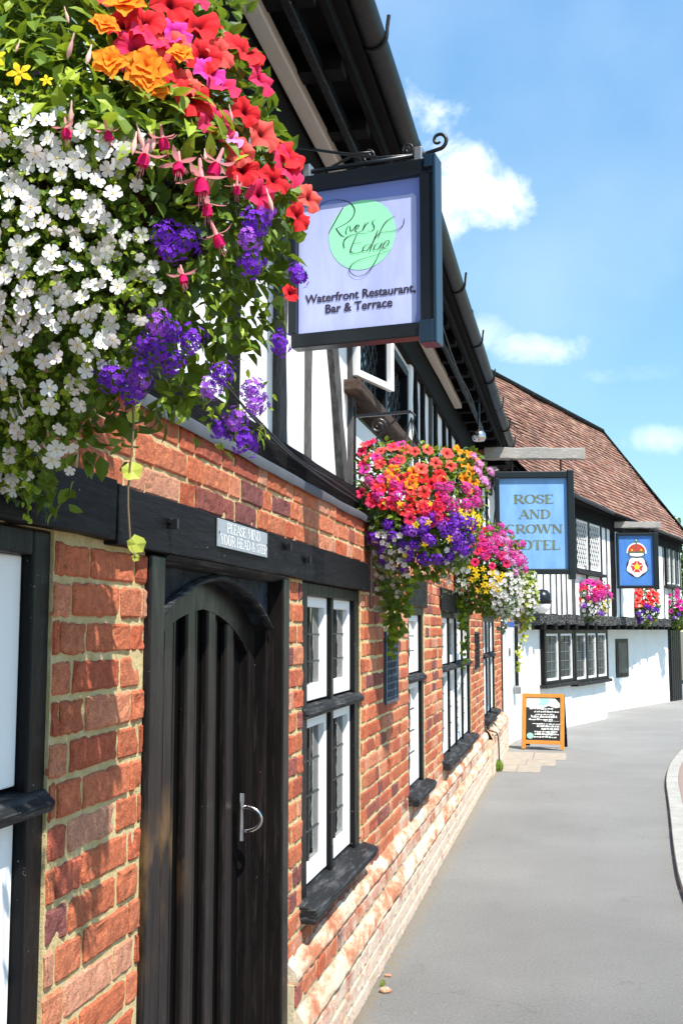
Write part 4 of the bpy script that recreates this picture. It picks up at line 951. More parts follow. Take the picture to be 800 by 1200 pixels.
def sans(text, x0, x1, zb, f, o, name, mat, parent, bold=.012):
    cu = bpy.data.curves.new('t', 'FONT'); cu.body = text; cu.offset = bold; cu.resolution_u = 3
    to = bpy.data.objects.new('t', cu); C.objects.link(to); bpy.context.view_layer.update()
    me = bpy.data.meshes.new_from_object(to.evaluated_get(bpy.context.evaluated_depsgraph_get())); bpy.data.objects.remove(to)
    mx = max(v.co.x for v in me.vertices); mn = min(v.co.x for v in me.vertices); k = (x1-x0)/(mx-mn)
    mb = MB(); mb.T = f
    for v in me.vertices: mb.V((x0+(v.co.x-mn)*k, o, zb+v.co.y*k*1.02))
    for p in me.polygons: mb.F(list(p.vertices))
    return mb.build(name, mat, parent, recalc=False)
def disc(mb, cx, cz, rx, rz, o, n=40, f=None):
    mb.poly([(cx+rx*math.cos(2*math.pi*i/n), o, cz+rz*math.sin(2*math.pi*i/n)) for i in range(n)])

# ---------------------------------------------------------------- restaurant sign on its wrought bracket
PR = Vector((-.44, 3.65, 0)); DV = Vector((-.99, .143, 0)).normalized(); PL = PR+DV*.53
FG = frame((PL.x, PL.y), (-DV.x, -DV.y))
sg = empty('hanging_sign', (PL.x, PL.y, 2.6), 'lavender restaurant sign with mint green disc in a black frame, hung from scrolled iron bracket', 'sign', 'hanging signs')
mb = MB(); mb.T = FG
mb.box(.0, .53, -.045, .02, 3.182, 3.236); mb.box(0, .53, -.045, .02, 2.602, 2.653); mb.box(-.012, .018, -.045, .02, 2.653, 3.182); mb.box(.482, .53, -.045, .02, 2.653, 3.182)
mb.build('frame', 'sblack', sg, bevel=.004)
mb = MB(); mb.T = FG; mb.box(.531, .543, -.055, .03, 2.575, 3.245); mb.box(.48, .531, -.052, .032, 2.575, 2.655); mb.box(.50, .5315, -.052, .028, 3.20, 3.245); mb.build('end_post', plain('dark_navy_gloss', (.008, .024, .045), .3, .5), sg, bevel=.003)
mb = MB(); mb.T = FG; mb.box(.019, .481, -.03, -.008, 2.654, 3.181); pn = mb.build('panel', 'slav_shade', sg)  # darker blue; its uncovered margin paints the frame's shadow on the panel
mb = MB(); mb.T = FG; mb.poly([(.02, -.0065, 2.655), (.455, -.0065, 2.655), (.462, -.0065, 2.70), (.464, -.0065, 3.112), (.45, -.0065, 3.126), (.435, -.0065, 3.123), (.02, -.0065, 3.128)]); mb.build('panel_lit_area', 'slav', pn, recalc=False)  # paler sheet painting the part of the panel that catches light
mb = MB(); mb.T = FG; disc(mb, .262, 2.998, .125, .128, -.0055, 48); mb.build('green_disc', 'mint', pn, recalc=False)
SCRIPT = {'R1':[(0.431,3.108),(0.428,3.132),(0.392,3.142),(0.348,3.139),(0.311,3.123),(0.291,3.093),(0.303,3.062),(0.33,3.045),(0.366,3.033)],
'R2':[(0.337,3.11),(0.363,3.07),(0.394,3.019)],'R3':[(0.366,3.035),(0.347,3.004),(0.332,2.999)],'i':[(0.319,3.038),(0.33,3.016),(0.325,3.006)],
'v':[(0.313,3.037),(0.31,3.009),(0.286,3.039)],'e':[(0.297,3.017),(0.277,3.027),(0.281,3.039),(0.295,3.022),(0.286,3.006),(0.268,3.013)],
'r':[(0.255,3.04),(0.268,3.006),(0.255,3.031),(0.24,3.042)],'s':[(0.216,3.046),(0.232,3.041),(0.218,3.019),(0.228,3.005),(0.248,3.008)],
'fl':[(0.111,3.037),(0.111,3.014),(0.132,2.998),(0.168,2.995),(0.203,2.998),(0.218,2.977)],'fl2':[(0.143,3.05),(0.175,3.038),(0.196,3.009),(0.207,2.976)],
'E1':[(0.246,3.0),(0.29,3.004),(0.326,2.997),(0.339,2.978),(0.333,2.956)],'E2':[(0.286,3.001),(0.306,2.96),(0.313,2.938),(0.29,2.93),(0.262,2.937)],'E3':[(0.303,2.968),(0.268,2.969)],
'd1':[(0.234,2.958),(0.257,2.957),(0.267,2.941),(0.25,2.933),(0.232,2.958)],'d2':[(0.207,3.007),(0.229,2.957),(0.238,2.932)],
'g1':[(0.198,2.959),(0.218,2.956),(0.225,2.937),(0.209,2.934),(0.191,2.96)],'g2':[(0.191,2.96),(0.202,2.919),(0.225,2.88),(0.25,2.851),(0.283,2.843),(0.313,2.862),(0.315,2.884),(0.293,2.902),(0.247,2.912),(0.197,2.918),(0.161,2.928)],
'e2':[(0.189,2.937),(0.164,2.953),(0.169,2.967),(0.186,2.956),(0.191,2.935),(0.165,2.932)]}
mb = MB(); lay = 0
for k, pts in SCRIPT.items():
    lay += 1; pts = [(.53-a, b) for a, b in pts]
    mb.T = (lambda q, l=lay: FG((q[0], -.005+l*.00012, q[2]))); sp = smooth(pts, 3)
    big = .0046 if k in ('R1', 'R2', 'E1', 'E2', 'd2', 'R3') else .0036
    pen(mb, sp, lambda t, d, b=big: b*(.35+.65*abs(d.y))*(.45+.55*math.sin(math.pi*min(1, max(0, t)))))
mb.build('script_lettering', 'ink', pn, recalc=False)
sans('Waterfront Restaurant,', .046, .459, 2.768, FG, -.0045, 'lettering', 'ink', pn, .022); sans('Bar & Terrace', .124, .375, 2.725, FG, -.0045, 'lettering', 'ink', pn, .022)
bar_z = 3.262
mb = MB(); mb.tube([FG((-.02, -.01, bar_z)), FG((.50, -.01, bar_z))], .009, 8); mb.build('bracket_bar', 'sblack', sg, smooth=True)
def spiral(f, cx, cz, r0, turns, a0, sgn=1, o=-.01, n=30): return [f((cx+r0*(1-.8*i/n)*math.cos(R(a0+sgn*turns*360*i/n)), o, cz+r0*(1-.8*i/n)*math.sin(R(a0+sgn*turns*360*i/n)))) for i in range(n+1)]
mb = MB()
mb.tube([FG((-.07, -.01, 3.37)), FG((.0, -.01, 3.368)), FG((.16, -.01, 3.32)), FG((.33, -.01, 3.275)), FG((.45, -.01, 3.266))], .0055, 6)
mb.tube([FG((-.06, -.01, 3.15)), FG((.10, -.01, 3.25)), FG((.24, -.01, 3.305)), FG((.30, -.01, 3.30))], .005, 6)
mb.tube(spiral(FG, .285, 3.285, .026, 1.4, 100, -1), .0045, 6); mb.tube(spiral(FG, .435, 3.29, .022, 1.4, 200, -1), .0045, 6)
mb.tube([FG((.49, -.01, bar_z)), FG((.52, -.01, 3.268))]+spiral(FG, .545, 3.305, .034, 1.15, -100, 1)[2:], lambda t: .0075-.003*t, 8)
mb.tube([FG((-.07, -.01, 3.12)), FG((-.07, -.01, 3.42))], .008, 6)
mb.build('scroll_bracket', 'iron', sg, smooth=True)
for s in (.055, .475):
    mb = MB(); mb.T = FG; mb.box(s-.014, s+.014, -.03, .012, 3.236, 3.285); mb.build('hanger', 'rivet', sg, bevel=.003)

# plaque on the lintel
FW2 = frame((WX+.0255, 0), (0, 1))
pq = empty('lintel_plaque', (WX+.03, 3.07, 1.87), 'small grey metal plaque with white capitals screwed to the black door lintel', 'sign')
mb = MB(); mb.T = FW2; mb.box(2.83, 3.32, .001, .006, 1.826, 1.903); mb.build('plate', 'plaque', pq, bevel=.001)
roman('PLEASE MIND', 2.905, 3.235, 1.869, .028, FW2, .0065, 'lettering', 'pwhite', pq, .85); roman('YOUR HEAD & STEP', 2.845, 3.31, 1.834, .028, FW2, .0065, 'lettering', 'pwhite', pq, .85)
for s in (2.838, 3.312):
    mb = MB(); mb.T = FW2; disc(mb, s, 1.865, .004, .004, .0075, 10); mb.build('screw', 'iron', pq)

# hotel sign
FH = frame((-.84, 12.42), (math.cos(R(9)), math.sin(R(9)))); Hs = 0.90
hs = empty('hanging_sign', (-.84, 12.42, 2.2), 'sky blue hotel sign with faded gold capitals, black frame, under a silvered wooden beam', 'sign', 'hanging signs')
mb = MB(); mb.T = FH; b = 3.385; 
for x0, x1, z0, z1 in ((0, .85, 3.31, b), (0, .85, 2.22, 2.28), (0, .05, 2.28, 3.31), (.81, .885, 2.16, 3.40)): mb.box(x0, x1, -.06, .05+(.01 if x0 > .5 else 0), z0, z1)
mb.build('frame', 'sblack', hs, bevel=.008)
mb = MB(); mb.T = FH; mb.box(.051, .809, -.02, .012, 2.281, 3.309); hpn = mb.build('panel', 'sblue', hs)
def hl(t, a, b_, c, d):
    w0, w1 = .061, .738; zt = 3.299-1.008*d; h = 1.008*(d-c); roman(t, w0+w1*a, w0+w1*b_, zt, h, FH, .0135, 'lettering', 'gold', hpn, 1.15)
hl('ROSE', .20, .81, .175, .275); hl('AND', .28, .76, .345, .445); hl('CROWN', .07, .94, .512, .61); hl('HOTEL', .12, .90, .69, .795)
for s in (.2, .75):
    mb = MB(); mb.tube([FH((s, 0, b)), FH((s, 0, 3.53))], .01, 6); mb.build('hanger', 'iron', hs)
mb = MB(); mb.tube([FH((-.05, .0, 3.35)), FH((.02, 0, 3.1)), FH((-.05, 0, 2.5))], .008, 6); mb.build('stay', 'iron', hs)
mb = MB(); mb.T = FH; n = 14
mb.T = None; mb.sweep([FH((-.12, 0, 3.60)), FH((1.02, 0, 3.585))], .12, .13, seg=12, jit=.006); bm_ = mb.build('sign_beam', 'silverwood', hs, bevel=.008)
mb = MB(); mb.sweep([FH((-.35, 0, 3.58)), FH((-.125, 0, 3.585))], .11, .11, seg=4, jit=.004); mb.build('beam_root', 'rust', hs, bevel=.008)

# crest sign
FCs = frame((.86, 22.1), (math.cos(R(5)), math.sin(R(5))))
cs = empty('hanging_sign', (.86, 22.1, 2.4), 'royal blue sign painted with a crown above a white and red heraldic rose', 'sign', 'hanging signs')
mb = MB(); mb.T = FCs; w, z0, z1 = .80, 2.40, 3.49
for x0, x1, a, b in ((0, w, z1-.05, z1), (0, w, z0, z0+.06), (0, .045, z0+.06, z1-.05), (w-.10, w, z0-.02, z1+.005)): mb.box(x0, x1, -.06, .05+(.01 if x0 > .5 else 0), a, b)
mb.build('frame', 'sblack', cs, bevel=.008)
mb = MB(); mb.T = FCs; mb.box(.046, w-.101, -.02, .012, z0+.061, z1-.051); cp = mb.build('panel', 'sblue2', cs)
cx = .385; rz = 2.825
def flat(name, mat, polys, o):
    mb = MB(); mb.T = FCs
    for p in polys: mb.poly([(x, o, z) for x, z in p])
    return mb.build(name, mat, cp, recalc=False)
def circ(x, z, r, n=24, sx=1): return [(x+r*sx*math.cos(2*math.pi*i/n), z+r*math.sin(2*math.pi*i/n)) for i in range(n)]
flat('leaf_points', 'hgreen', [[(cx+.17*math.cos(a-.18), rz+.17*math.sin(a-.18)), (cx+.265*math.cos(a), rz+.265*math.sin(a)), (cx+.17*math.cos(a+.18), rz+.17*math.sin(a+.18))] for a in (R(-90), R(-18), R(198), R(54), R(126))], .014)
flat('white_rose', 'pwhite', [[(x, z) for x, z in [(cx+(.185+.016*math.cos(5*t+math.pi/2))*math.cos(t), rz+(.185+.016*math.cos(5*t+math.pi/2))*math.sin(t)) for t in [2*math.pi*i/60 for i in range(60)]]]], .016)
flat('red_rose', 'red', [[(cx+(.115+.012*math.cos(5*t-math.pi/2))*math.cos(t), rz+(.115+.012*math.cos(5*t-math.pi/2))*math.sin(t)) for t in [2*math.pi*i/60 for i in range(60)]]], .018)
flat('petal_lines', 'pwhite', [[(cx+.05*math.cos(a-.1), rz+.05*math.sin(a-.1)), (cx+.13*math.cos(a-.05), rz+.13*math.sin(a-.05)), (cx+.13*math.cos(a+.05), rz+.13*math.sin(a+.05)), (cx+.05*math.cos(a+.1), rz+.05*math.sin(a+.1))] for a in [R(90+72*k) for k in range(5)]], .020)
flat('rose_centre', 'yel', [circ(cx, rz, .052)], .022)
flat('rose_outline', 'ink', [circ(cx, rz, .208), circ(cx, 3.07, .052, 24, 3.1)], .0150)
flat('crown_band', 'pwhite', [circ(cx, 3.07, .042, 24, 3.3)], .0155)
arch = [(cx+.165*math.cos(R(a)), 3.12+.155*math.sin(R(a))) for a in range(-10, 191, 10)]
flat('crown_outline', 'pwhite', [[(cx+.19*math.cos(R(a)), 3.11+.19*math.sin(R(a))) for a in range(-8, 189, 8)]], .0145)
flat('crown_cap', 'red', [arch], .0165)
flat('crown_arches', 'hgreen', [[(cx-.012, 3.10), (cx+.012, 3.10), (cx+.014, 3.30), (cx+.03, 3.33), (cx, 3.37), (cx-.03, 3.33), (cx-.014, 3.30)], [(cx-.15, 3.10), (cx+.15, 3.10), (cx+.15, 3.125), (cx-.15, 3.125)]], .0185)
flat('crown_jewels', 'yel', [circ(cx+dx, 3.20-.5*abs(dx), .018, 12) for dx in (-.09, .09)]+[circ(cx, 3.345, .014, 12)], .0205)
mb = MB(); mb.sweep([FCs((-.12, 0, 3.66)), FCs((.86, 0, 3.64))], .14, .12, seg=10, jit=.006); mb.build('sign_beam', 'silverwood', cs, bevel=.008)
mb = MB(); mb.sweep([FCs((-.42, 0, 3.66)), FCs((-.125, 0, 3.66))], .13, .14, seg=3, jit=.004); mb.build('beam_root', 'rust', cs, bevel=.008)
for s in (.15, .65):
    mb = MB(); mb.tube([FCs((s, 0, 3.49)), FCs((s, 0, 3.59))], .012, 6); mb.build('hanger', 'iron', cs)

# small blue sign at the corner
FB = frame((-.935, 15.42), (1, .02))
bs = empty('corner_sign', (-.9, 15.42, 1.7), 'small dark blue sign with gold letters fixed where the brick front ends', 'sign')
mb = MB(); mb.T = FB; mb.box(-.02, .135, -.03, .0, 1.63, 1.87); mb.build('board', plain('navy_sign', (.06, .12, .36), .4), bs, bevel=.004)
roman('INN', .012, .125, 1.71, .09, FB, .0015, 'lettering', 'goldb', bs, 1.2)
mb = MB(); mb.tube([FB((.06, -.02, 1.87)), FB((.06, -.02, 1.93)), FB((-.05, -.02, 1.96))], .008, 6); mb.build('bracket', 'iron', bs)

# lamps
lp = empty('eaves_lamp', (-.80, 9.85, 3.36), 'round chrome security lamp under the black eaves', 'lamp')
mb = MB(); mb.T = lambda q: Vector((-.80+q[0], 9.85+q[1], 3.35+q[2])); mb.lathe([(.0, .055), (.04, .05), (.06, .02), (.062, -.02), (.05, -.045), (.0, -.05)], 18); mb.build('lamp_body', 'brass', lp, smooth=True)
mb = MB(); mb.tube([(-.80, 9.85, 3.40), (-.80, 9.87, 3.66)], .012, 8); mb.build('stem', 'iron', lp)
p = FS[0]((.5, .16, 0)); fl = empty('floodlight', (p.x, p.y, 1.95), 'black round floodlight with pale underside above the jetty beam', 'lamp')
mb = MB(); mb.T = lambda q: Vector((p.x+q[0], p.y+q[1], 2.02+q[2])); mb.lathe([(0, .20), (.09, .18), (.14, .10), (.15, .0), (.13, -.03)], 20); mb.build('hood', 'sblack', fl, smooth=True)
mb = MB(); mb.T = lambda q: Vector((p.x+q[0], p.y+q[1], 1.99+q[2])); mb.lathe([(.13, 0), (.12, -.08), (.06, -.13), (0, -.14)], 20); mb.build('diffuser', 'pwhite', fl, smooth=True)
mb = MB(); mb.tube([(p.x, p.y, 2.1), FS[0]((.5, -.01, 2.15))], .02, 8); mb.build('arm', 'iron', fl)

# ---------------------------------------------------------------- A-board
AB = empty('pavement_board', (-.44, 15.2, 0), 'orange wooden A-board with chalked menu and pale poster standing by the white wall', 'a-board')
ad = Vector((math.cos(R(-6)), math.sin(R(-6)), 0)); an = Vector((ad.y, -ad.x, 0)); ao = Vector((-.72, 15.25, 0))
def aface(lean, sgn, base): return lambda q: ao+ad*q[0]+an*(q[1]*sgn+base+lean*q[2])+Vector((0, 0, q[2]*.985))
F1 = aface(-.2, 1, 0); F2 = aface(.28, -1, -.37); AW, AH = .57, .74
for Fx, nm in ((F1, 'front_frame'), (F2, 'rear_frame')):
    mb = MB(); mb.T = Fx
    mb.box(0, .055, 0, .03, 0, AH); mb.box(AW-.055, AW, 0, .03, 0, AH); mb.box(.055, AW-.055, .001, .029, AH-.05, AH); mb.box(.055, AW-.055, .001, .029, .065, .115); ff = mb.build(nm, 'orange' if nm[0] == 'f' else 'bframe', AB, bevel=.004)
    mb = MB(); mb.T = Fx; mb.box(.055, AW-.055, .006, .016, .115, AH-.05); bd = mb.build('chalkboard', 'board', ff)
    if nm[0] == 'f':
        mb = MB(); mb.T = Fx; mb.poly([(.058, .0175, .56), (.13, .0175, .545), (.3, .0175, .555), (.36, .0175, .58), (.45, .0175, .55), (.51, .0175, .56), (.51, .0175, .61), (.44, .0175, .686), (.06, .0175, .686)]); mb.build('poster', 'poster', bd, recalc=False)
        mb = MB(); mb.T = Fx; mb.poly([(.2, .019, .60), (.25, .019, .63), (.24, .019, .68), (.36, .019, .68), (.38, .019, .64), (.34, .019, .60), (.30, .019, .575)]); disc(mb, .115, .175, .045, .04, .019, 16); mb.build('poster_print', 'teal', bd, recalc=False)
        rnd = random.Random(3); mb = MB(); mb.T = Fx; lay = 0
        for z, xs, xe, h in ((.53, .10, .42, .022), (.49, .16, .48, .030), (.455, .18, .44, .018), (.42, .12, .46, .034), (.385, .09, .40, .024), (.37, .30, .47, .01), (.33, .14, .49, .016), (.295, .20, .50, .03), (.26, .26, .50, .028), (.225, .17, .47, .022), (.19, .17, .5, .03), (.155, .16, .46, .022)):
            x = xs
            while x < xe:   # chalk words: rows of short uneven strokes
                w = rnd.uniform(.012, .045); hh = h*rnd.uniform(.5, 1); lay += 1; o = .0175+.00003*lay
                mb.poly([(x, o, z+rnd.uniform(-.004, .004)), (x+w, o, z+rnd.uniform(-.006, .004)), (x+w*.95, o, z+hh), (x+w*rnd.uniform(.0, .3), o, z+hh*rnd.uniform(.6, 1.1))]); x += w+rnd.uniform(-.002, .009)
        mb.build('chalk_writing', 'chalk', bd, recalc=False)
mb = MB(); mb.tube([F1((.02, -.01, .2)), F2((.02, -.01, .2))], .006, 6); mb.tube([F1((AW-.02, -.01, .2)), F2((AW-.02, -.01, .2))], .006, 6); mb.build('stay_chain', 'iron', AB)

# ---------------------------------------------------------------- flowers
def petunia(name, mat, Rr=1.0, seed=0, sl=5, star=.09):
    rd = random.Random(seed); mb = MB(); na, nr = 40, 6; ph = rd.uniform(0, 6)
    prof = [(.0, -.55, 0), (.10, -.42, .0), (.2, -.2, .18), (.45, -.03, .5), (.75, .04, .8), (1.0, .0, 1.0)]
    rows = []
    for r, z, t in prof:
        row = []
        for k in range(na):
            a = 2*math.pi*k/na; lobe = 1-star*(1-abs(math.cos(a*sl/2)))*t**2*1.2; ruf = (.13*math.sin(a*sl+ph)+.09*math.sin(a*11+ph*2)+.05*math.sin(a*19))*t**2
            row.append(mb.V((r*lobe*math.cos(a)*Rr, r*lobe*math.sin(a)*Rr, (z+ruf-.16*t**3*(.5+.5*math.cos(a*sl)))*Rr)))
        rows.append(row)
    for j in range(len(rows)-1):
        for k in range(na):
            k2 = (k+1) % na; t0, t1 = prof[j][2], prof[j+1][2]; v = abs(math.cos(k/na*2*math.pi*sl/2)); d = .12*(v > .96)
            mb.F([rows[j][k], rows[j][k2], rows[j+1][k2], rows[j+1][k]], [max(0, t0-d), max(0, t0-d), max(0, t1-d), max(0, t1-d)])
    # green calyx
    mb.cur = 1
    for k in range(5):
        a = 2*math.pi*k/5; mb.poly([(.03*math.cos(a), .03*math.sin(a), -.6*Rr), (.16*math.cos(a+.3)*Rr, .16*math.sin(a+.3)*Rr, -.35*Rr), (.05*math.cos(a+.6), .05*math.sin(a+.6), -.55*Rr)])
    return mb.mesh(name, [mat, 'leafb'], True)
def begonia(name, mat, seed=0):
    rd = random.Random(seed); mb = MB()
    for ring, (n, L_, tilt) in enumerate(((5, 1.0, .25), (4, .75, .6), (3, .45, 1.0))):
        for k in range(n):
            a = 2*math.pi*k/n+ring*.5+rd.uniform(-.2, .2); rows = []
            for i in range(6):
                t = i/5; w = .42*L_*math.sin(math.pi*min(1, .12+t*.8))**.7 if i < 5 else .12*L_; r = t*L_*math.cos(tilt*(1-t*.5)); z = t*L_*math.sin(tilt)*(1-.45*t)+.05*ring; row = []
                for j in (-1, -.5, 0, .5, 1):
                    x = r-.12*L_*j*j*t; row.append(mb.V((x*math.cos(a)-w*j*math.sin(a), x*math.sin(a)+w*j*math.cos(a), z+.08*j*j*L_-.1*t*t*L_)))
                rows.append(row)
            for q in range(5):
                for j in range(4): mb.F([rows[q][j], rows[q][j+1], rows[q+1][j+1], rows[q+1][j]], [q/5, q/5, (q+1)/5, (q+1)/5])
    return mb.mesh(name, mat, True)
def fivepetal(mb, c, z, r, roll, tin=(0, 1), cup=.12, w=.36):
    z = Vector(z).normalized(); x = z.orthogonal().normalized(); y = z.cross(x); c = Vector(c)
    o = mb.V(c-z*cup*r*.4)
    for k in range(5):
        a = roll+2*math.pi*k/5; d = x*math.cos(a)+y*math.sin(a); s = z.cross(d)
        p = [c+d*r*.45+s*r*w*.72+z*r*cup*.3, c+d*r*.82+s*r*w*.95+z*r*cup, c+d*r+z*r*cup*.6, c+d*r*.82-s*r*w*.95+z*r*cup, c+d*r*.45-s*r*w*.72+z*r*cup*.3]
        i = [mb.V(q) for q in p]; mb.F([o, i[4], i[3], i[2], i[1], i[0]], [tin[0]]+[tin[0]+(tin[1]-tin[0])*.6]*1+[tin[1]]*3+[tin[0]+(tin[1]-tin[0])*.6])
def bacopa(name, seed=0):
    rd = random.Random(seed); mb = MB(); fivepetal(mb, (0, 0, 0), (0, 0, 1), 1, rd.random()*6, (.15, 1), .18, .42)
    for k in range(5): a = k*1.256; mb.F([mb.V(p) for p in ((.14*math.cos(a), .14*math.sin(a), .1), (.14*math.cos(a+1.3), .14*math.sin(a+1.3), .1), (0, 0, .17))], 0.0)
    return mb.mesh(name, 'pwht', True)
def verbena(name, mat, seed=0, n=34, fr=.27):
    rd = random.Random(seed); mb = MB()
    for k in range(n):
        zt = 1-(k+.5)/n*1.05; ph = k*2.39996+rd.uniform(-.2, .2); rr = math.sqrt(max(0, 1-zt*zt)); d = Vector((rr*math.cos(ph), rr*math.sin(ph), zt*.75+.05)); d2 = Vector((d.x*1.1, d.y*1.1, d.z*.8))*rd.uniform(.6, 1.2)
        dn = (d+Vector([rd.uniform(-.25, .25) for _ in range(3)])).normalized(); fivepetal(mb, d2, dn, fr*rd.uniform(.85, 1.15), rd.random()*6, (rd.choice((0, 0, .3)), 1), .1, .4)
    mb.cur = 1
    for k in range(7):
        a = k*.9; mb.poly([(0, 0, -.5), (.5*math.cos(a), .5*math.sin(a), -.1), (.6*math.cos(a+.25), .6*math.sin(a+.25), .1), (.35*math.cos(a+.4), .35*math.sin(a+.4), -.15)])
    return mb.mesh(name, [mat, 'leafd'], False)
def fuchsia(name, seed=0):
    """hangs along -Z: tube, four swept sepals, bell of overlapping petals, stamens"""
    rd = random.Random(seed); mb = MB(); mb.cur = 0
    mb.lathe([(.05, .75), (.075, .65), (.10, .3), (.13, .0), (.16, -.08)], 12)
    for k in range(4):
        a = R(45+90*k)+rd.uniform(-.15, .15); ca, sa = math.cos(a), math.sin(a); rows = []
        for i in range(7):
            t = i/6; w = .15*math.sin(math.pi*(.15+.85*t))+.01; r = .12+.95*t**.8; z = -.06-.32*t+ (.55*t*t if k % 2 else .25*t*t); rows.append([mb.V((r*ca-w*j*sa, r*sa+w*j*ca, z+abs(j)*.03)) for j in (-1, 0, 1)])
        for p, q in zip(rows, rows[1:]):
            for j in range(2): mb.F([p[j], p[j+1], q[j+1], q[j]])
    mb.cur = 1; rows = []
    for r, z in ((.12, -.05), (.24, -.2), (.31, -.42), (.29, -.62), (.30, -.72)):
        rows.append([mb.V(((r*(1+.07*math.cos(4*2*math.pi*k/20)))*math.cos(2*math.pi*k/20), (r*(1+.07*math.cos(4*2*math.pi*k/20)))*math.sin(2*math.pi*k/20), z+.05*math.cos(4*2*math.pi*k/20)*(-z))) for k in range(20)])
    for i, (p, q) in enumerate(zip(rows, rows[1:])):
        for k in range(20): mb.F([p[k], p[(k+1)%20], q[(k+1)%20], q[k]], .2+.2*i)
    mb.cur = 2
    for k in range(7):
        a = k*.9; mb.tube([(.08*math.cos(a), .08*math.sin(a), -.5), (.15*math.cos(a), .15*math.sin(a), -.9), (.19*math.cos(a), .19*math.sin(a), -1.15-.12*(k % 3))], .012, 4)
    return mb.mesh(name, ['pfs', 'pfu', 'pfs'], True)
def bud(name):
    mb = MB(); mb.lathe([(.0, .9), (.05, .8), (.06, .45), (.12, .15), (.17, -.2), (.12, -.55), (0, -.8)], 10); mb.c = [.4]*len(mb.f); return mb.mesh(name, 'pbud', True)
def bidens(name):
    mb = MB()
    for k in range(5):
        a = 2*math.pi*k/5; d = Vector((math.cos(a), math.sin(a), 0)); s = Vector((-d.y, d.x, 0))
        mb.F([mb.V(p) for p in (d*.12+s*.08, d*.5+s*.26+Vector((0, 0, .08)), d*.9+s*.14, d-Vector((0, 0, .03)), d*.9-s*.14, d*.5-s*.26+Vector((0, 0, .08)), d*.12-s*.08)], .9)
    mb.lathe([(.16, .02), (.13, .10), (0, .14)], 10); return mb.mesh(name, 'pyel', False)
PET = {c: [petunia('petunia_bloom', 'p'+c, 1, i+hash(c) % 7 if False else i) for i in range(3)] for c in ('red', 'coral', 'pink', 'mag', 'vpink', 'ora')}
BEG = [begonia('begonia_bloom', 'pora', i) for i in range(3)]; BAC = [bacopa('bacopa_bloom', i) for i in range(4)]
VER = {c: [verbena('verbena_cluster', 'p'+c, i) for i in range(4)] for c in ('pur', 'pur2', 'mag', 'vpink', 'pink')}
FUC = [fuchsia('fuchsia_bloom', i) for i in range(3)]; BUD = bud('fuchsia_bud'); BID = bidens('bidens_bloom')

def leafm(mb, p, d, up, L_, W_, tint, droop=.25, serr=False):
    d = Vector(d).normalized(); up = Vector(up); s = d.cross(up)
    if s.length < .05: s = d.orthogonal()
    s.normalize(); n = s.cross(d).normalized(); p = Vector(p)
    def q(t, w): return p+d*(L_*t)+s*(W_*w)-n*(L_*droop*t*t)+n*(abs(w)*W_*.35)
    b = mb.V(q(0, 0)); l1, c1, r1 = mb.V(q(.33, .5)), mb.V(q(.33, 0)), mb.V(q(.33, -.5)); l2, c2, r2 = mb.V(q(.68, .40)), mb.V(q(.68, 0)), mb.V(q(.68, -.40)); t = mb.V(q(1, 0))
    for f_ in ((b, c1, l1), (b, r1, c1), (l1, c1, c2, l2), (c1, r1, r2, c2), (l2, c2, t), (c2, r2, t)): mb.F(f_, tint)
E1 = Vector((.9785, .2062, 0)); TC = Vector((.205, -.973, -.107)).normalized(); EU = Vector((0, 0, 1))
def inpoly(x, y, P_):
    c = False; j = len(P_)-1
    for i in range(len(P_)):
        (xi, yi), (xj, yj) = P_[i], P_[j]
        if (yi > y) != (yj > y) and x < (xj-xi)*(y-yi)/(yj-yi)+xi: c = not c
        j = i
    return c
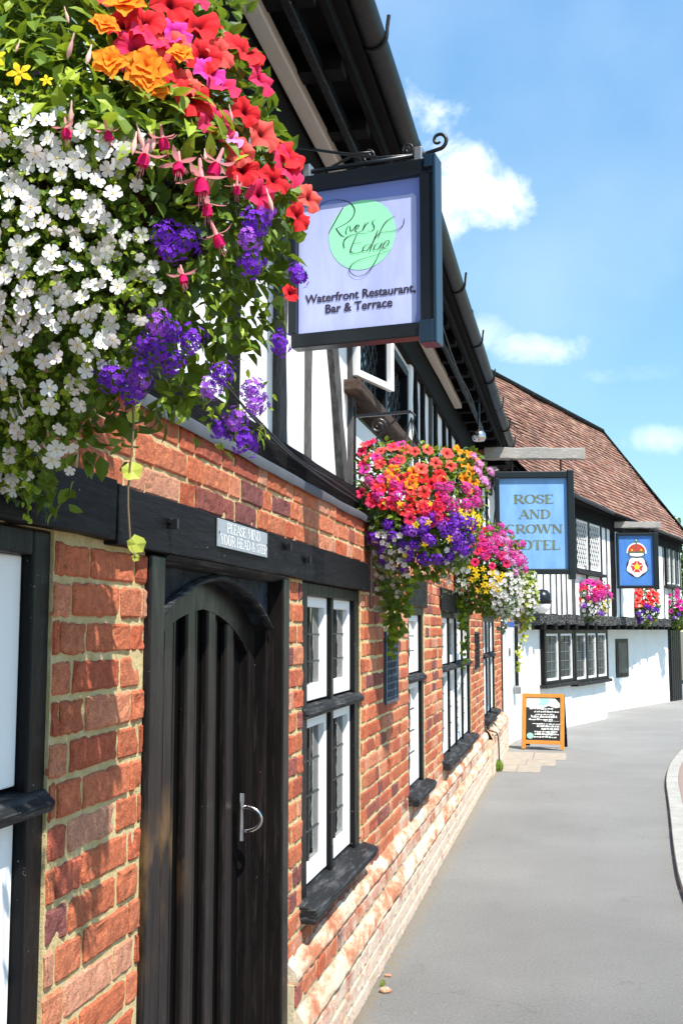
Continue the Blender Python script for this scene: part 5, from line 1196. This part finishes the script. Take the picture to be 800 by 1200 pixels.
class Basket:
    """a planted basket: blooms and leaves are laid over a rounded shell; face coordinates (x right, y down) run over its street side in units of 1/f of its distance"""
    def __init__(s, root, c, cx, cy, dist, ax, ay_up, ay_dn, depth, wallx=None):
        s.root, s.c, s.cx, s.cy, s.D, s.ax, s.up, s.dn, s.w, s.wall = root, Vector(c), cx, cy, dist, ax, ay_up, ay_dn, depth, wallx
    def pt(s, x, y, lift=0):
        dx = (x-s.cx); dy = (s.cy-y); e = (dx/s.ax)**2+(dy/(s.up if dy > 0 else s.dn))**2
        w = s.w*math.sqrt(max(0, 1-e))-max(0, e-1)*s.w*.3+lift; k = (s.D-w)/1280
        p = s.c+E1*dx*k+EU*dy*k*1.0+TC*w
        nrm = (E1*dx/s.ax**1*1.0+EU*dy/(s.up if dy > 0 else s.dn)+TC*max(.15, math.sqrt(max(0, 1-e)))).normalized()
        wl0 = None if s.wall is None else (s.wall if p.z < 2.14 else UX+.045)
        if wl0 is not None and p.x < wl0: p.x = wl0+random.uniform(0, .03)
        return p, nrm
    def bloom(s, name, meshes, x, y, size, face=.5, lift=0, hang=False, jit=.3):
        p, n = s.pt(x, y, lift); me = random.choice(meshes)
        if hang: z = Vector((random.uniform(-.4, .4), random.uniform(-.4, .4), 1))
        else: z = (n+TC*face+sd*.35+Vector([random.uniform(-jit, jit) for _ in range(3)])).normalized()
        return place(name, me, s.root, axis_mat(p, z, size*random.uniform(.8, 1.14), random.random()*6))
    def scatter(s, name, meshes, poly, n, size, mind, **k):
        xs = [p[0] for p in poly]; ys = [p[1] for p in poly]; got = []; tries = 0
        while len(got) < n and tries < n*60:
            tries += 1; x = random.uniform(min(xs), max(xs)); y = random.uniform(min(ys), max(ys))
            if not inpoly(x, y, poly) or any((x-a)**2+(y-b)**2 < mind**2 for a, b in got): continue
            got.append((x, y)); s.bloom(name, meshes, x, y, size, **k)
        return got
    def leaves(s, name, mat, poly, n, L_, Wr, dmin=-.6, dmax=.02, bias=.5, droop=.3, drops=None):
        mb = MB(); xs = [p[0] for p in poly]; ys = [p[1] for p in poly]; c = 0; tr = 0
        while c < n and tr < n*20:
            tr += 1; x = random.uniform(min(xs), max(xs)); y = random.uniform(min(ys), max(ys))
            if not inpoly(x, y, poly): continue
            if noise.noise(Vector((x/26*(300/s.ax), y/26*(300/s.ax), s.D))) < -.28 and random.random() < .8: continue
            p, nn = s.pt(x, y, random.uniform(dmin, dmax)*s.w if random.random() < .6 else random.uniform(-.12, dmax)*s.w)
            d = (nn*random.uniform(0, 1)+Vector([random.uniform(-1, 1) for _ in range(3)])+Vector((0, 0, -.2))).normalized(); up = (nn*bias+Vector((0, 0, .6))+Vector([random.uniform(-.5, .5) for _ in range(3)]))
            k = random.uniform(.6, 1.15); leafm(mb, p, d, up, L_*k, L_*Wr*k, random.random()**1.3, droop); c += 1
        o = mb.build(name, mat, s.root, recalc=False); tag(o, kind='stuff'); return o
    def back(s, mat, n, L_):
        """leaves round the far side and the wall side of the plant"""
        mb = MB(); rx = s.ax*s.D/1280; ru = s.up*s.D/1280; rd_ = s.dn*s.D/1280
        for _ in range(n):
            v = Vector([random.gauss(0, 1) for _ in range(3)]).normalized()
            if v.dot(TC) > .1: continue
            p = s.c+E1*v.dot(E1)*rx*random.uniform(.7, .95)+EU*v.z*(ru if v.z > 0 else rd_)*random.uniform(.7, .95)+TC*v.dot(TC)*s.w*random.uniform(.6, 1)
            wl0 = None if s.wall is None else (s.wall if p.z < 2.14 else UX+.045)
            if wl0 is not None and p.x < wl0: p.x = wl0+random.uniform(0, .04)
            leafm(mb, p, (v+Vector([random.uniform(-1, 1) for _ in range(3)])), v+Vector((0, 0, .5)), L_*random.uniform(.6, 1.1), L_*.6, random.random())
        o = mb.build('rear_foliage', mat, s.root, recalc=False); tag(o, kind='stuff')
    def trail(s, name, mat, x, y, x2, y2, n, L_, lift=0, w=4, stem=.0015):
        mb = MB(); a, _ = s.pt(x, y, lift); b_, _ = s.pt(x2, y2, lift); pts = []
        for i in range(9):
            t = i/8; q = a.lerp(b_, t); q += E1*.012*math.sin(t*7+x)*(s.D/1.8)**.5*.6+TC*.01*math.sin(t*5); pts.append(q)
        mb.tube(pts, stem, 5); nf = len(mb.f); mb.c = [.2]*nf
        for i in range(n):
            t = random.random()**.9; k = min(7, int(t*8)); q = pts[k].lerp(pts[k+1], t*8-k); ww = w*s.D/1280*(1-.6*t)
            q = q+E1*random.uniform(-ww, ww)+TC*random.uniform(-ww, ww)
            leafm(mb, q, Vector([random.uniform(-1, 1) for _ in range(2)]+[random.uniform(-.9, .3)]), TC+Vector((0, 0, .5)), L_*random.uniform(.6, 1.2), L_*.75, random.random())
        o = mb.build(name, mat, s.root, recalc=False); return o
    def bowl(s, r, z, h=None, hook=None, arm=None):
        c = s.c; h = h or r*.9; T = lambda q: Vector((c.x+q[0], c.y+q[1], z+q[2]))
        mb = MB(); mb.T = T; mb.lathe([(r, 0), (r*.95, -h*.35), (r*.75, -h*.7), (r*.4, -h*.95), (0, -h)], 20); mb.lathe([(r, 0), (r*.9, .01), (0, .03)], 20); bw = mb.build('liner', 'bowl', s.root, smooth=True)
        mb = MB(); mb.T = T; mb.tube([(r*1.02*math.cos(R(a)), r*1.02*math.sin(R(a)), 0) for a in range(0, 361, 20)], .005, 6)
        for a in range(0, 360, 30):
            mb.tube([(r*k*1.02*math.cos(R(a)), r*k*1.02*math.sin(R(a)), -h*zz) for k, zz in ((1, 0), (.95, .35), (.75, .7), (.4, .95))], .003, 4)
        mb.build('wire_frame', 'iron', s.root)
        if hook:
            hk = Vector(hook)
            for k in range(3):
                a = R(90+120*k); mb = MB(); mb.tube([T((r*math.cos(a), r*math.sin(a), 0)), hk], .0035, 5); mb.build('chain', 'iron', s.root)
            if arm:
                wl_ = Vector(arm); mb = MB(); mb.sweep([wl_, hk+Vector((0, 0, .03))], .02, .014); mb.tube([wl_+Vector((0, 0, -.22)), wl_+Vector((0, 0, .05))], .008, 6)
                dd_ = (hk-wl_); Ln = Vector((dd_.x, dd_.y, 0)).length; fa = frame((wl_.x, wl_.y), (dd_.x, dd_.y))
                mb.tube([fa((0, 0, wl_.z-.2)), fa((Ln*.25, 0, wl_.z-.16)), fa((Ln*.5, 0, wl_.z-.08)), fa((Ln*.8, 0, wl_.z))], .006, 6)
                mb.tube([fa((Ln*.42+.04*(1-.8*i/24)*math.cos(i*.42), 0, wl_.z-.05+.04*(1-.8*i/24)*math.sin(i*.42))) for i in range(25)], .005, 6)
                mb.tube([hk+Vector((0, 0, .03)), hk+E1*.02+Vector((0, 0, .01)), hk+E1*.01+Vector((0, 0, -.02)), hk], .006, 6)
                mb.build('bracket', 'iron', s.root)
GRP = 'hanging flower baskets along the brick wall'
def rect(x0, y0, x1, y1): return [(x0, y0), (x1, y0), (x1, y1), (x0, y1)]

# nearest basket
b1 = empty('flower_basket', (-.775, 1.68, 2.0), 'nearest and largest flower basket, trailing white bacopa below red petunias and fuchsias', 'flower basket', GRP)
B = Basket(b1, (-.790, 1.665, 2.31), 105, 235, 1.85, 262, 330, 330, .27, WX+.03)
B.bowl(.21, 2.30, .2, (-.79, 1.665, 2.98), (UX+.02, 1.66, 2.97))
POLY = [(-70, -80), (262, -80), (262, 0), (300, 60), (322, 130), (345, 200), (350, 260), (322, 318), (280, 350), (235, 395), (205, 430), (165, 462), (128, 500), (70, 560), (25, 565), (-70, 540)]
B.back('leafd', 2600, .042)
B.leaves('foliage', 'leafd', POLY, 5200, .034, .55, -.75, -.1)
B.leaves('fuchsia_leaves', 'leafb', [(150, 130), (210, 110), (300, 150), (325, 195), (290, 245), (180, 225), (100, 195), (90, 150)], 190, .045, .45, -.05, .16, .8, .35)
B.leaves('fuchsia_leaves', 'leafb', [(-60, -70), (190, -70), (180, 60), (150, 120), (60, 130), (-60, 150)], 330, .045, .5, -.3, .1, .8, .35)
B.leaves('bacopa_leaves', 'leafb', [(-70, 140), (110, 150), (215, 215), (215, 300), (230, 380), (200, 440), (120, 520), (40, 572), (-70, 560)], 3000, .0135, .8, -.2, .12, .6, .1)
B.leaves('sprig_leaves', 'leafb', [(200, 330), (330, 300), (330, 370), (310, 500), (260, 520), (180, 490), (190, 420)], 260, .022, .4, -.25, .02)
for x, y, c, sz in ((299, 60, 'red', .031), (318, 98, 'pink', .028), (255, 42, 'red', .032), (228, 18, 'red', .028), (200, 92, 'pink', .032), (236, 84, 'coral', .031), (266, 88, 'red', .026), (288, 120, 'pink', .029), (262, 148, 'red', .026), (310, 150, 'red', .027), (285, 172, 'pink', .028), (325, 172, 'coral', .027), (345, 200, 'pink', .028), (336, 225, 'red', .027), (358, 226, 'coral', .026), (352, 256, 'red', .026), (345, 185, 'red', .024), (160, 8, 'coral', .027), (205, 50, 'red', .027), (245, 0, 'pink', .03), (180, -20, 'red', .03), (215, -30, 'mag', .03), (120, -10, 'mag', .028), (240, -50, 'coral', .03), (150, -50, 'red', .03), (306, 205, 'coral', .025), (325, 250, 'pink', .024), (250, 130, 'coral', .026), (222, 120, 'red', .026), (340, 345, 'red', .016), (275, 108, 'mag', .025), (300, 188, 'vpink', .02), (310, 225, 'red', .024), (238, 60, 'mag', .026), (280, 76, 'coral', .027), (215, 70, 'pink', .026), (185, 60, 'red', .024)):
    B.bloom('petunia', PET[c], x+(x-150)*.06, y, sz*1.2, lift=.03, face=.55, jit=.5)
for x, y, sz in ((190, 35, .030), (222, 125, .032), (182, 122, .026), (172, 70, .022), (226, 146, .022), (255, 97, .018), (196, 20, .03), (236, 150, .018)): B.bloom('begonia', BEG, x, y, sz*1.1, lift=.05, face=.9, jit=.5)
for x, y, sz in ((228, 245, .026), (284, 262, .029), (262, 250, .026), (300, 240, .026), (186, 222, .022), (290, 292, .026), (262, 378, .024), (297, 325, .028), (140, 222, .018), (2, 100, .034), (245, 222, .022), (318, 262, .022)): B.bloom('fuchsia', FUC, x, y-10, sz*random.uniform(1.0, 1.35), lift=.055, hang=True)
for x, y, sz in ((138, 105, .024), (160, 115, .022), (16, 35, .022), (36, 45, .022), (75, 105, .014), (222, 215, .022), (236, 218, .022), (216, 225, .022), (288, 225, .02), (145, 195, .022), (310, 165, .016), (128, 60, .014), (346, 258, .022)): B.bloom('fuchsia_bud', [BUD], x, y, sz, lift=.055, hang=True)
for x, y in ((80, 140), (113, 150), (6, 62), (47, 118)): B.bloom('bidens_flower', [BID], x, y, .022 if x < 100 else .012, lift=.05, face=1.2)
for x, y, c in ((337, 268, 'pur2'), (328, 285, 'pur'), (357, 322, 'pur'), (333, 400, 'pur'), (262, 322, 'pur'), (240, 318, 'pur'), (243, 338, 'pur'), (322, 332, 'pur'), (228, 418, 'pur2'), (212, 440, 'pur'), (205, 462, 'pur'), (190, 490, 'pur'), (222, 445, 'pur'), (240, 425, 'pur'), (270, 470, 'pur2'), (284, 490, 'pur2'), (302, 455, 'pur2'), (293, 512, 'pur'), (265, 500, 'pur'), (282, 455, 'pur'), (236, 455, 'pur'), (258, 430, 'pur'), (172, 478, 'pur'), (305, 470, 'pur2'), (200, 478, 'pur2'), (322, 305, 'pur2')):
    B.bloom('verbena', VER[c], x, y, .0195, lift=.02, face=.6)
allb = B.scatter('bacopa_flower', BAC, [(0, 205), (60, 172), (130, 190), (210, 215), (190, 300), (205, 380), (200, 440), (160, 470), (115, 520), (60, 560), (0, 560)], 100, .0135, 14, lift=.05, face=.35, jit=.95)
# past a hundred of them the remaining small white flowers are one piece
mb = MB(); got = list(allb); pol = [(-70, 190), (60, 165), (215, 205), (240, 240), (200, 300), (250, 350), (205, 445), (150, 480), (110, 555), (45, 575), (-70, 560)]; tr = 0; cnt = 0
while cnt < 270 and tr < 12000:
    tr += 1; x = random.uniform(-70, 250); y = random.uniform(130, 575)
    if not inpoly(x, y, pol) or any((x-a)**2+(y-b)**2 < 64 for a, b in got): continue
    if y < 260 and random.random() < .35: continue
    if noise.noise(Vector((x/32, y/32, 4))) < -.05: continue
    got.append((x, y)); cnt += 1; p, n = B.pt(x, y, random.uniform(-.01, .05)); z = (n+TC*.45+Vector([random.uniform(-.9, .9) for _ in range(3)])).normalized(); r = .0130*random.uniform(.55, 1.1)
    fivepetal(mb, p, z, r, random.random()*6, (.2, 1), .18, .42)
tag(mb.build('bacopa_flowers', 'pwht', b1, recalc=False), kind='stuff')
for x, y, x2, y2, n in ((48, 540, 46, 600, 26), (22, 530, 24, 562, 16), (95, 480, 92, 560, 30), (75, 500, 72, 545, 16), (150, 440, 140, 482, 14), (5, 540, 2, 570, 16)): B.trail('trailing_stem', 'leafb', x, y, x2, y2, n, .014, .01, 7)
for x, y in ((88, 553), (97, 545), (40, 545), (30, 560), (55, 530)): B.bloom('bacopa_flower', BAC, x, y, .0155, lift=.03, face=1.1)
mb = MB(); a, _ = B.pt(187, 492); pts = [a+Vector((0, 0, -i*.028))+E1*.003*math.sin(i*.9) for i in range(9)]; pts += [pts[-1]+E1*.004+Vector((0, 0, -.01)), pts[-1]+E1*.008+Vector((0, 0, -.02))]
mb.tube(pts, .0016, 5); mb.c = [.1]*len(mb.f); mb.cur = 1
def roundleaf(mb, c, r, n_):
    n_ = Vector(n_).normalized(); x = n_.orthogonal().normalized(); y = n_.cross(x); o = mb.V(c)
    v = [mb.V(c+(x*math.cos(k*.523)+y*math.sin(k*.523))*r*(1+.12*math.sin(k*2.6))+n_*r*.12*math.sin(k*1.5)) for k in range(12)]
    for k in range(12): mb.F([o, v[k], v[(k+1)%12]], .8)
roundleaf(mb, pts[4]+E1*.004, .016, TC+Vector((0, 0, .4))); roundleaf(mb, pts[8]+E1*.009, .014, TC+E1*.3); roundleaf(mb, pts[1], .010, TC); roundleaf(mb, pts[10], .006, TC)
mb.build('trailing_tendril', ['stem', 'leafy'], b1, recalc=False)

# second basket
b2 = empty('flower_basket', (-.735, 5.34, 2.0), 'big basket of coral, orange and purple flowers on scroll bracket beyond the restaurant sign', 'flower basket', GRP)
B = Basket(b2, (-.755, 5.34, 2.172), 484, 600, 5.42, 78, 90, 80, .24, WX+.03)
B.bowl(.17, 2.16, .16, (-.77, 5.34, 2.655), (UX+.03, 5.30, 2.665))
P2 = [(418, 530), (440, 512), (480, 520), (520, 525), (555, 522), (572, 545), (566, 590), (556, 620), (545, 660), (520, 672), (480, 680), (450, 690), (432, 660), (426, 610), (414, 580)]
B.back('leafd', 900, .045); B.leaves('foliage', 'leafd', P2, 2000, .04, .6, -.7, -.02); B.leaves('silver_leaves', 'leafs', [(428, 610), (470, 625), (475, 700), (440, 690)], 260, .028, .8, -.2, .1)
B.leaves('silver_leaves', 'leafs', [(505, 640), (545, 640), (545, 690), (515, 695)], 130, .03, .35, -.2, .1); B.leaves('bright_leaves', 'leafb', P2, 480, .035, .6, -.15, .08)
def ps(c, poly, n, sz=.033, md=9): B.scatter('petunia', PET[c], poly, n, sz, md, lift=.02, face=.7)
ps('pink', [(420, 515), (465, 512), (468, 590), (416, 585)], 12, .034, 14); ps('coral', [(420, 515), (470, 520), (500, 560), (500, 600), (430, 590)], 16, .034, 14); ps('red', [(455, 560), (515, 545), (510, 600), (450, 596), (420, 580)], 16, .033, 12); ps('coral', [(480, 525), (520, 520), (530, 560), (500, 575)], 6, .032, 14)
ps('mag', [(425, 515), (470, 515), (470, 580), (420, 580)], 7, .03, 16); ps('ora', [(532, 520), (560, 520), (562, 575), (540, 570)], 8, .034, 11); ps('ora', [(452, 540), (480, 540), (480, 565), (455, 565)], 4, .034, 12); ps('pink', [(470, 590), (520, 590), (520, 612), (470, 608)], 6, .03, 11)
B.scatter('verbena', VER['mag'], [(505, 560), (560, 570), (555, 600), (515, 592)], 8, .032, 11, lift=.02); B.scatter('verbena', VER['vpink'], [(552, 530), (574, 550), (570, 575), (560, 560)], 5, .028, 9, lift=.02); B.scatter('verbena', VER['mag'], [(425, 560), (470, 560), (470, 585), (430, 585)], 4, .03, 14, lift=.02); B.scatter('verbena', VER['pink'], [(490, 590), (520, 585), (520, 608), (495, 608)], 3, .03, 14, lift=.02)
B.scatter('verbena', VER['pur'], [(490, 602), (548, 604), (546, 650), (520, 656), (470, 655), (468, 632)], 17, .033, 10, lift=.02); B.scatter('verbena', VER['pur2'], [(470, 605), (540, 600), (540, 640), (480, 640)], 7, .03, 14, lift=.025); B.scatter('verbena', VER['pur'], [(432, 612), (470, 606), (476, 662), (460, 665), (430, 650)], 8, .032, 13, lift=.01)
B.scatter('bidens_flower', [BID], [(532, 594), (560, 600), (560, 615), (535, 612)], 8, .026, 7, lift=.03, face=1); B.scatter('bidens_flower', [BID], [(450, 580), (530, 580), (530, 660), (470, 660)], 7, .018, 12, lift=.04, face=1)
B.scatter('bacopa_flower', BAC, [(430, 620), (470, 625), (480, 700), (440, 700)], 34, .015, 6, lift=.03, face=1); B.scatter('bacopa_flower', BAC, [(510, 640), (545, 640), (545, 690), (520, 690)], 12, .015, 6, lift=.03, face=1)
for x, y, x2, y2, n, m in ((455, 670, 452, 735, 34, 'leafd'), (464, 680, 462, 765, 50, 'leafb'), (472, 670, 470, 745, 36, 'leafd'), (448, 680, 446, 712, 22, 'leafs'), (478, 665, 476, 715, 24, 'leafb'), (460, 690, 458, 750, 30, 'leafb')): B.trail('trailing_stem', m, x, y, x2, y2, n, .042, .0, 7, .002)

# third basket
b3 = empty('flower_basket', (-.66, 9.26, 2.0), 'smaller basket of magenta flowers in front of the sky blue hotel sign', 'flower basket', GRP)
B = Basket(b3, (-.70, 9.30, 2.12), 570, 665, 9.35, 40, 48, 55, .24, WX+.03)
B.bowl(.16, 2.12, .15, (-.70, 9.26, 2.62), (UX+.03, 9.26, 2.63))
P3 = [(538, 640), (550, 618), (585, 612), (612, 640), (608, 675), (600, 715), (575, 720), (550, 715), (530, 700), (525, 670)]
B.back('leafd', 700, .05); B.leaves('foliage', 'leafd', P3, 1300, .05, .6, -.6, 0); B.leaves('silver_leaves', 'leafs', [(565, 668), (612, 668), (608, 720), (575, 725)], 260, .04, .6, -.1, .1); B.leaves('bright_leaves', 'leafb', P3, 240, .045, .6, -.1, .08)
B.scatter('verbena', VER['mag'], [(552, 618), (585, 612), (612, 635), (614, 668), (590, 655), (560, 650)], 26, .038, 6.5, lift=.03); B.scatter('verbena', VER['vpink'], [(580, 625), (612, 640), (606, 682), (590, 665)], 8, .036, 7, lift=.04)
B.scatter('petunia', PET['pink'], [(545, 630), (585, 625), (595, 660), (550, 662)], 10, .036, 8, lift=.04); B.scatter('petunia', PET['red'], [(548, 622), (570, 618), (575, 640), (548, 650)], 5, .034, 8, lift=.03)
B.scatter('bidens_flower', [BID], [(545, 660), (585, 668), (585, 690), (550, 690)], 16, .032, 5, lift=.04, face=1); B.scatter('bacopa_flower', BAC, [(565, 668), (612, 672), (605, 720), (575, 722)], 60, .022, 4, lift=.04, face=1)
for x, y, x2, y2, n, m in ((530, 690, 528, 760, 40, 'leafd'), (538, 695, 537, 735, 30, 'leafb'), (524, 680, 521, 735, 24, 'leafd'), (532, 700, 531, 785, 26, 'leafb'), (590, 700, 588, 740, 26, 'leafs')): B.trail('trailing_stem', m, x, y, x2, y2, n, .05, .0, 5, .002)
# fourth basket, right by the corner
b4 = empty('flower_basket', (-.6, 12.3, 1.9), 'far basket of lime foliage and tiny white flowers at the corner below the hotel sign', 'flower basket', GRP)
B = Basket(b4, (-.60, 12.05, 1.97), 606, 698, 12.1, 26, 32, 26, .2, WX+.03)
B.bowl(.13, 1.98, .14, (-.62, 12.05, 2.15), (WX+.01, 12.05, 2.16))
P4 = [(582, 680), (600, 668), (628, 672), (630, 700), (618, 722), (590, 724), (575, 712)]
B.back('leafs', 400, .05); B.leaves('foliage', 'leafd', P4, 500, .05, .6, -.6, 0); B.leaves('silver_leaves', 'leafs', P4, 420, .045, .6, -.2, .1); B.leaves('lime_leaves', 'leafy', [(603, 668), (630, 670), (630, 705), (612, 708), (606, 690)], 260, .045, .7, -.1, .15)
B.scatter('bacopa_flower', BAC, P4, 70, .024, 3.6, lift=.04, face=1); B.scatter('verbena', VER['mag'], [(600, 672), (612, 668), (612, 680), (602, 682)], 2, .03, 5, lift=.03)
for x, y, x2, y2, n, m in ((616, 705, 618, 790, 60, 'leafy'), (612, 705, 613, 740, 26, 'leafy'), (622, 700, 621, 735, 22, 'leafs')): B.trail('trailing_stem', m, x, y, x2, y2, n, .05, .0, 5, .002)
# baskets on the white front
GR2 = 'hanging flower baskets on the white timbered front'
def far_basket(c, cx, cy, dist, a, top, bottom, extra, label):
    root = empty('flower_basket', (c[0], c[1], c[2]-.3), label, 'flower basket', GR2); Bk = Basket(root, c, cx, cy, dist, a, 24, 26, .28)
    Bk.bowl(.2, c[2]-.02, .2); P_ = [(cx-a, cy-12), (cx-a*.5, cy-20), (cx+a*.5, cy-20), (cx+a, cy-10), (cx+a*.9, cy+14), (cx+a*.4, cy+26), (cx-a*.5, cy+26), (cx-a*.9, cy+12)]
    Bk.back('leafd', 300, .07); Bk.leaves('foliage', 'leafd', P_, 500, .07, .6, -.6, 0); up = [(cx-a, cy-14), (cx-a*.5, cy-22), (cx+a*.5, cy-22), (cx+a, cy-12), (cx+a, cy+2), (cx-a, cy+4)]; lo = [(cx-a*.9, cy+2), (cx+a*.95, cy+2), (cx+a*.7, cy+22), (cx-a*.7, cy+22)]
    for i, (kind, col, n) in enumerate(top): Bk.scatter('petunia' if kind is PET else 'verbena', kind[col], up, n, .06, 3.2, lift=.05)
    Bk.leaves('silver_leaves' if bottom == 'leafs' else 'lower_leaves', bottom, lo, 260, .06, .6, -.1, .1)
    for kind, col, n in extra: Bk.scatter({'pur': 'verbena', 'pur2': 'verbena', 'yel': 'bidens_flower', 'wht': 'bacopa_flower'}[col], [BID] if col == 'yel' else BAC if col == 'wht' else kind[col], lo, n, .05 if col[0] == 'p' else .035, 3.5, lift=.06)
    mb = MB(); q = Vector(c); mb.tube([q+Vector((0, 0, -.02)), q+Vector((-.02, .02, .55)), q+Vector((-.34, .12, .58))], .012, 6); mb.build('bracket', 'iron', root)
pA = Vector((.263, 19.95, 2.18)); far_basket(tuple(pA), 688, 700, 19.9, 26, [(PET, 'pink', 10), (PET, 'red', 8), (VER, 'mag', 14), (PET, 'mag', 8)], 'leafs', [(VER, 'yel', 7), (VER, 'pur2', 4), (VER, 'wht', 30)], 'basket of magenta flowers over silver leaves, under the leaded upper window')
pB = Vector((1.45, 24.0, 2.17)); far_basket(tuple(pB), 751, 707, 24.0, 19, [(PET, 'coral', 16), (PET, 'red', 14)], 'leafd', [(VER, 'pur', 12), (VER, 'yel', 4), (VER, 'wht', 12)], 'basket of coral red flowers over purple ones, directly below the crown and rose sign')
pC = Vector((2.50, 27.4, 2.12)); far_basket(tuple(pC), 796, 712, 26.9, 16, [(PET, 'mag', 12), (VER, 'mag', 10)], 'leafd', [(VER, 'pur', 5), (VER, 'yel', 3)], 'magenta flower basket farthest along the white front, cut by the right edge')

# ---------------------------------------------------------------- weeds, stones, distant tree
def weed(x, y, n, h, label):
    mb = MB()
    for _ in range(n):
        a = random.random()*6.28; r = random.random()*h*.7; leafm(mb, (x+r*math.cos(a)*.4, y+r*math.sin(a), .0), (math.cos(a)*.7, math.sin(a)*.7, 1.2), (math.cos(a), math.sin(a), .4), h*random.uniform(.5, 1.2), h*.1, random.random(), .5)
    tag(mb.build('weed_tuft', 'grass', recalc=False), label, 'weed', 'weeds at the foot of the wall')
weed(-.86, 12.75, 90, .12, 'green grassy weed growing where the taller plinth block begins'); weed(-.875, 5.05, 22, .035, 'tiny dark green weed sprouting beside the loose pale stone')
import bmesh
def stone(x, y, r, label, mat='chamfer'):
    bm = bmesh.new(); bmesh.ops.create_icosphere(bm, subdivisions=2, radius=r)
    for v in bm.verts: v.co *= 1+.35*noise.noise(v.co*(1.6/r)+Vector((x, y, 0))); v.co.z *= .6
    me = bpy.data.meshes.new('stone'); bm.to_mesh(me); bm.free(); me.materials.append(M[mat]); o = bpy.data.objects.new('loose_stone', me); C.objects.link(o); o.location = (x, y, r*.35); tag(o, label, 'stone', 'loose stones by the plinth')
stone(-.85, 4.98, .026, 'pale loose stone lying against the plinth near the window'); stone(-.875, 5.2, .015, 'small crumb of mortar just beyond the pale loose stone')
mb = MB()
for _ in range(240):
    x = -.89+abs(random.gauss(0, .12)); y = random.uniform(3.6, 12.5); r = random.uniform(.002, .006); z = .001
    v = [mb.V((x+r*math.cos(k*2.1+x*9)*random.uniform(.7, 1.2), y+r*math.sin(k*2.1+x*9), z)) for k in range(3)]; t = mb.V((x, y, z+r*1.0)); mb.F([v[0], v[1], t]); mb.F([v[1], v[2], t]); mb.F([v[2], v[0], t])
tag(mb.build('grit', 'slab'), kind='stuff')
def far_tree(x, y, h, r, label):
    root = empty('tree', (x, y, gz(y)), label, 'tree'); mb = MB(); base = Vector((x, y, gz(y)))
    mb.tube([base, base+Vector((.1, 0, h*.4)), base+Vector((.05, .2, h*.75))], lambda t: .22*(1-.75*t), 8)
    for k in range(7): a = k*.9; mb.tube([base+Vector((.05, .1, h*(.35+.05*k))), base+Vector((r*.6*math.cos(a), r*.6*math.sin(a), h*(.6+.04*k)))], lambda t: .07*(1-.8*t), 6)
    mb.build('trunk', 'bark', root, smooth=True); mb = MB(); cl = [Vector((random.uniform(-r, r)*.7, random.uniform(-r, r)*.7, random.uniform(.5, .92)*h)) for _ in range(22)]
    for _ in range(4200):
        c_ = random.choice(cl); v = Vector([random.gauss(0, .34*r) for _ in range(3)]); leafm(mb, base+c_+v, Vector([random.uniform(-1, 1) for _ in range(3)]), v+Vector((0, 0, .4)), .22, .14, random.random())
    mb.build('crown', 'tree', root, recalc=False)
far_tree(5.2, 41.5, 5.6, 1.7, 'green tree top showing beyond the low end of the tiled roof')
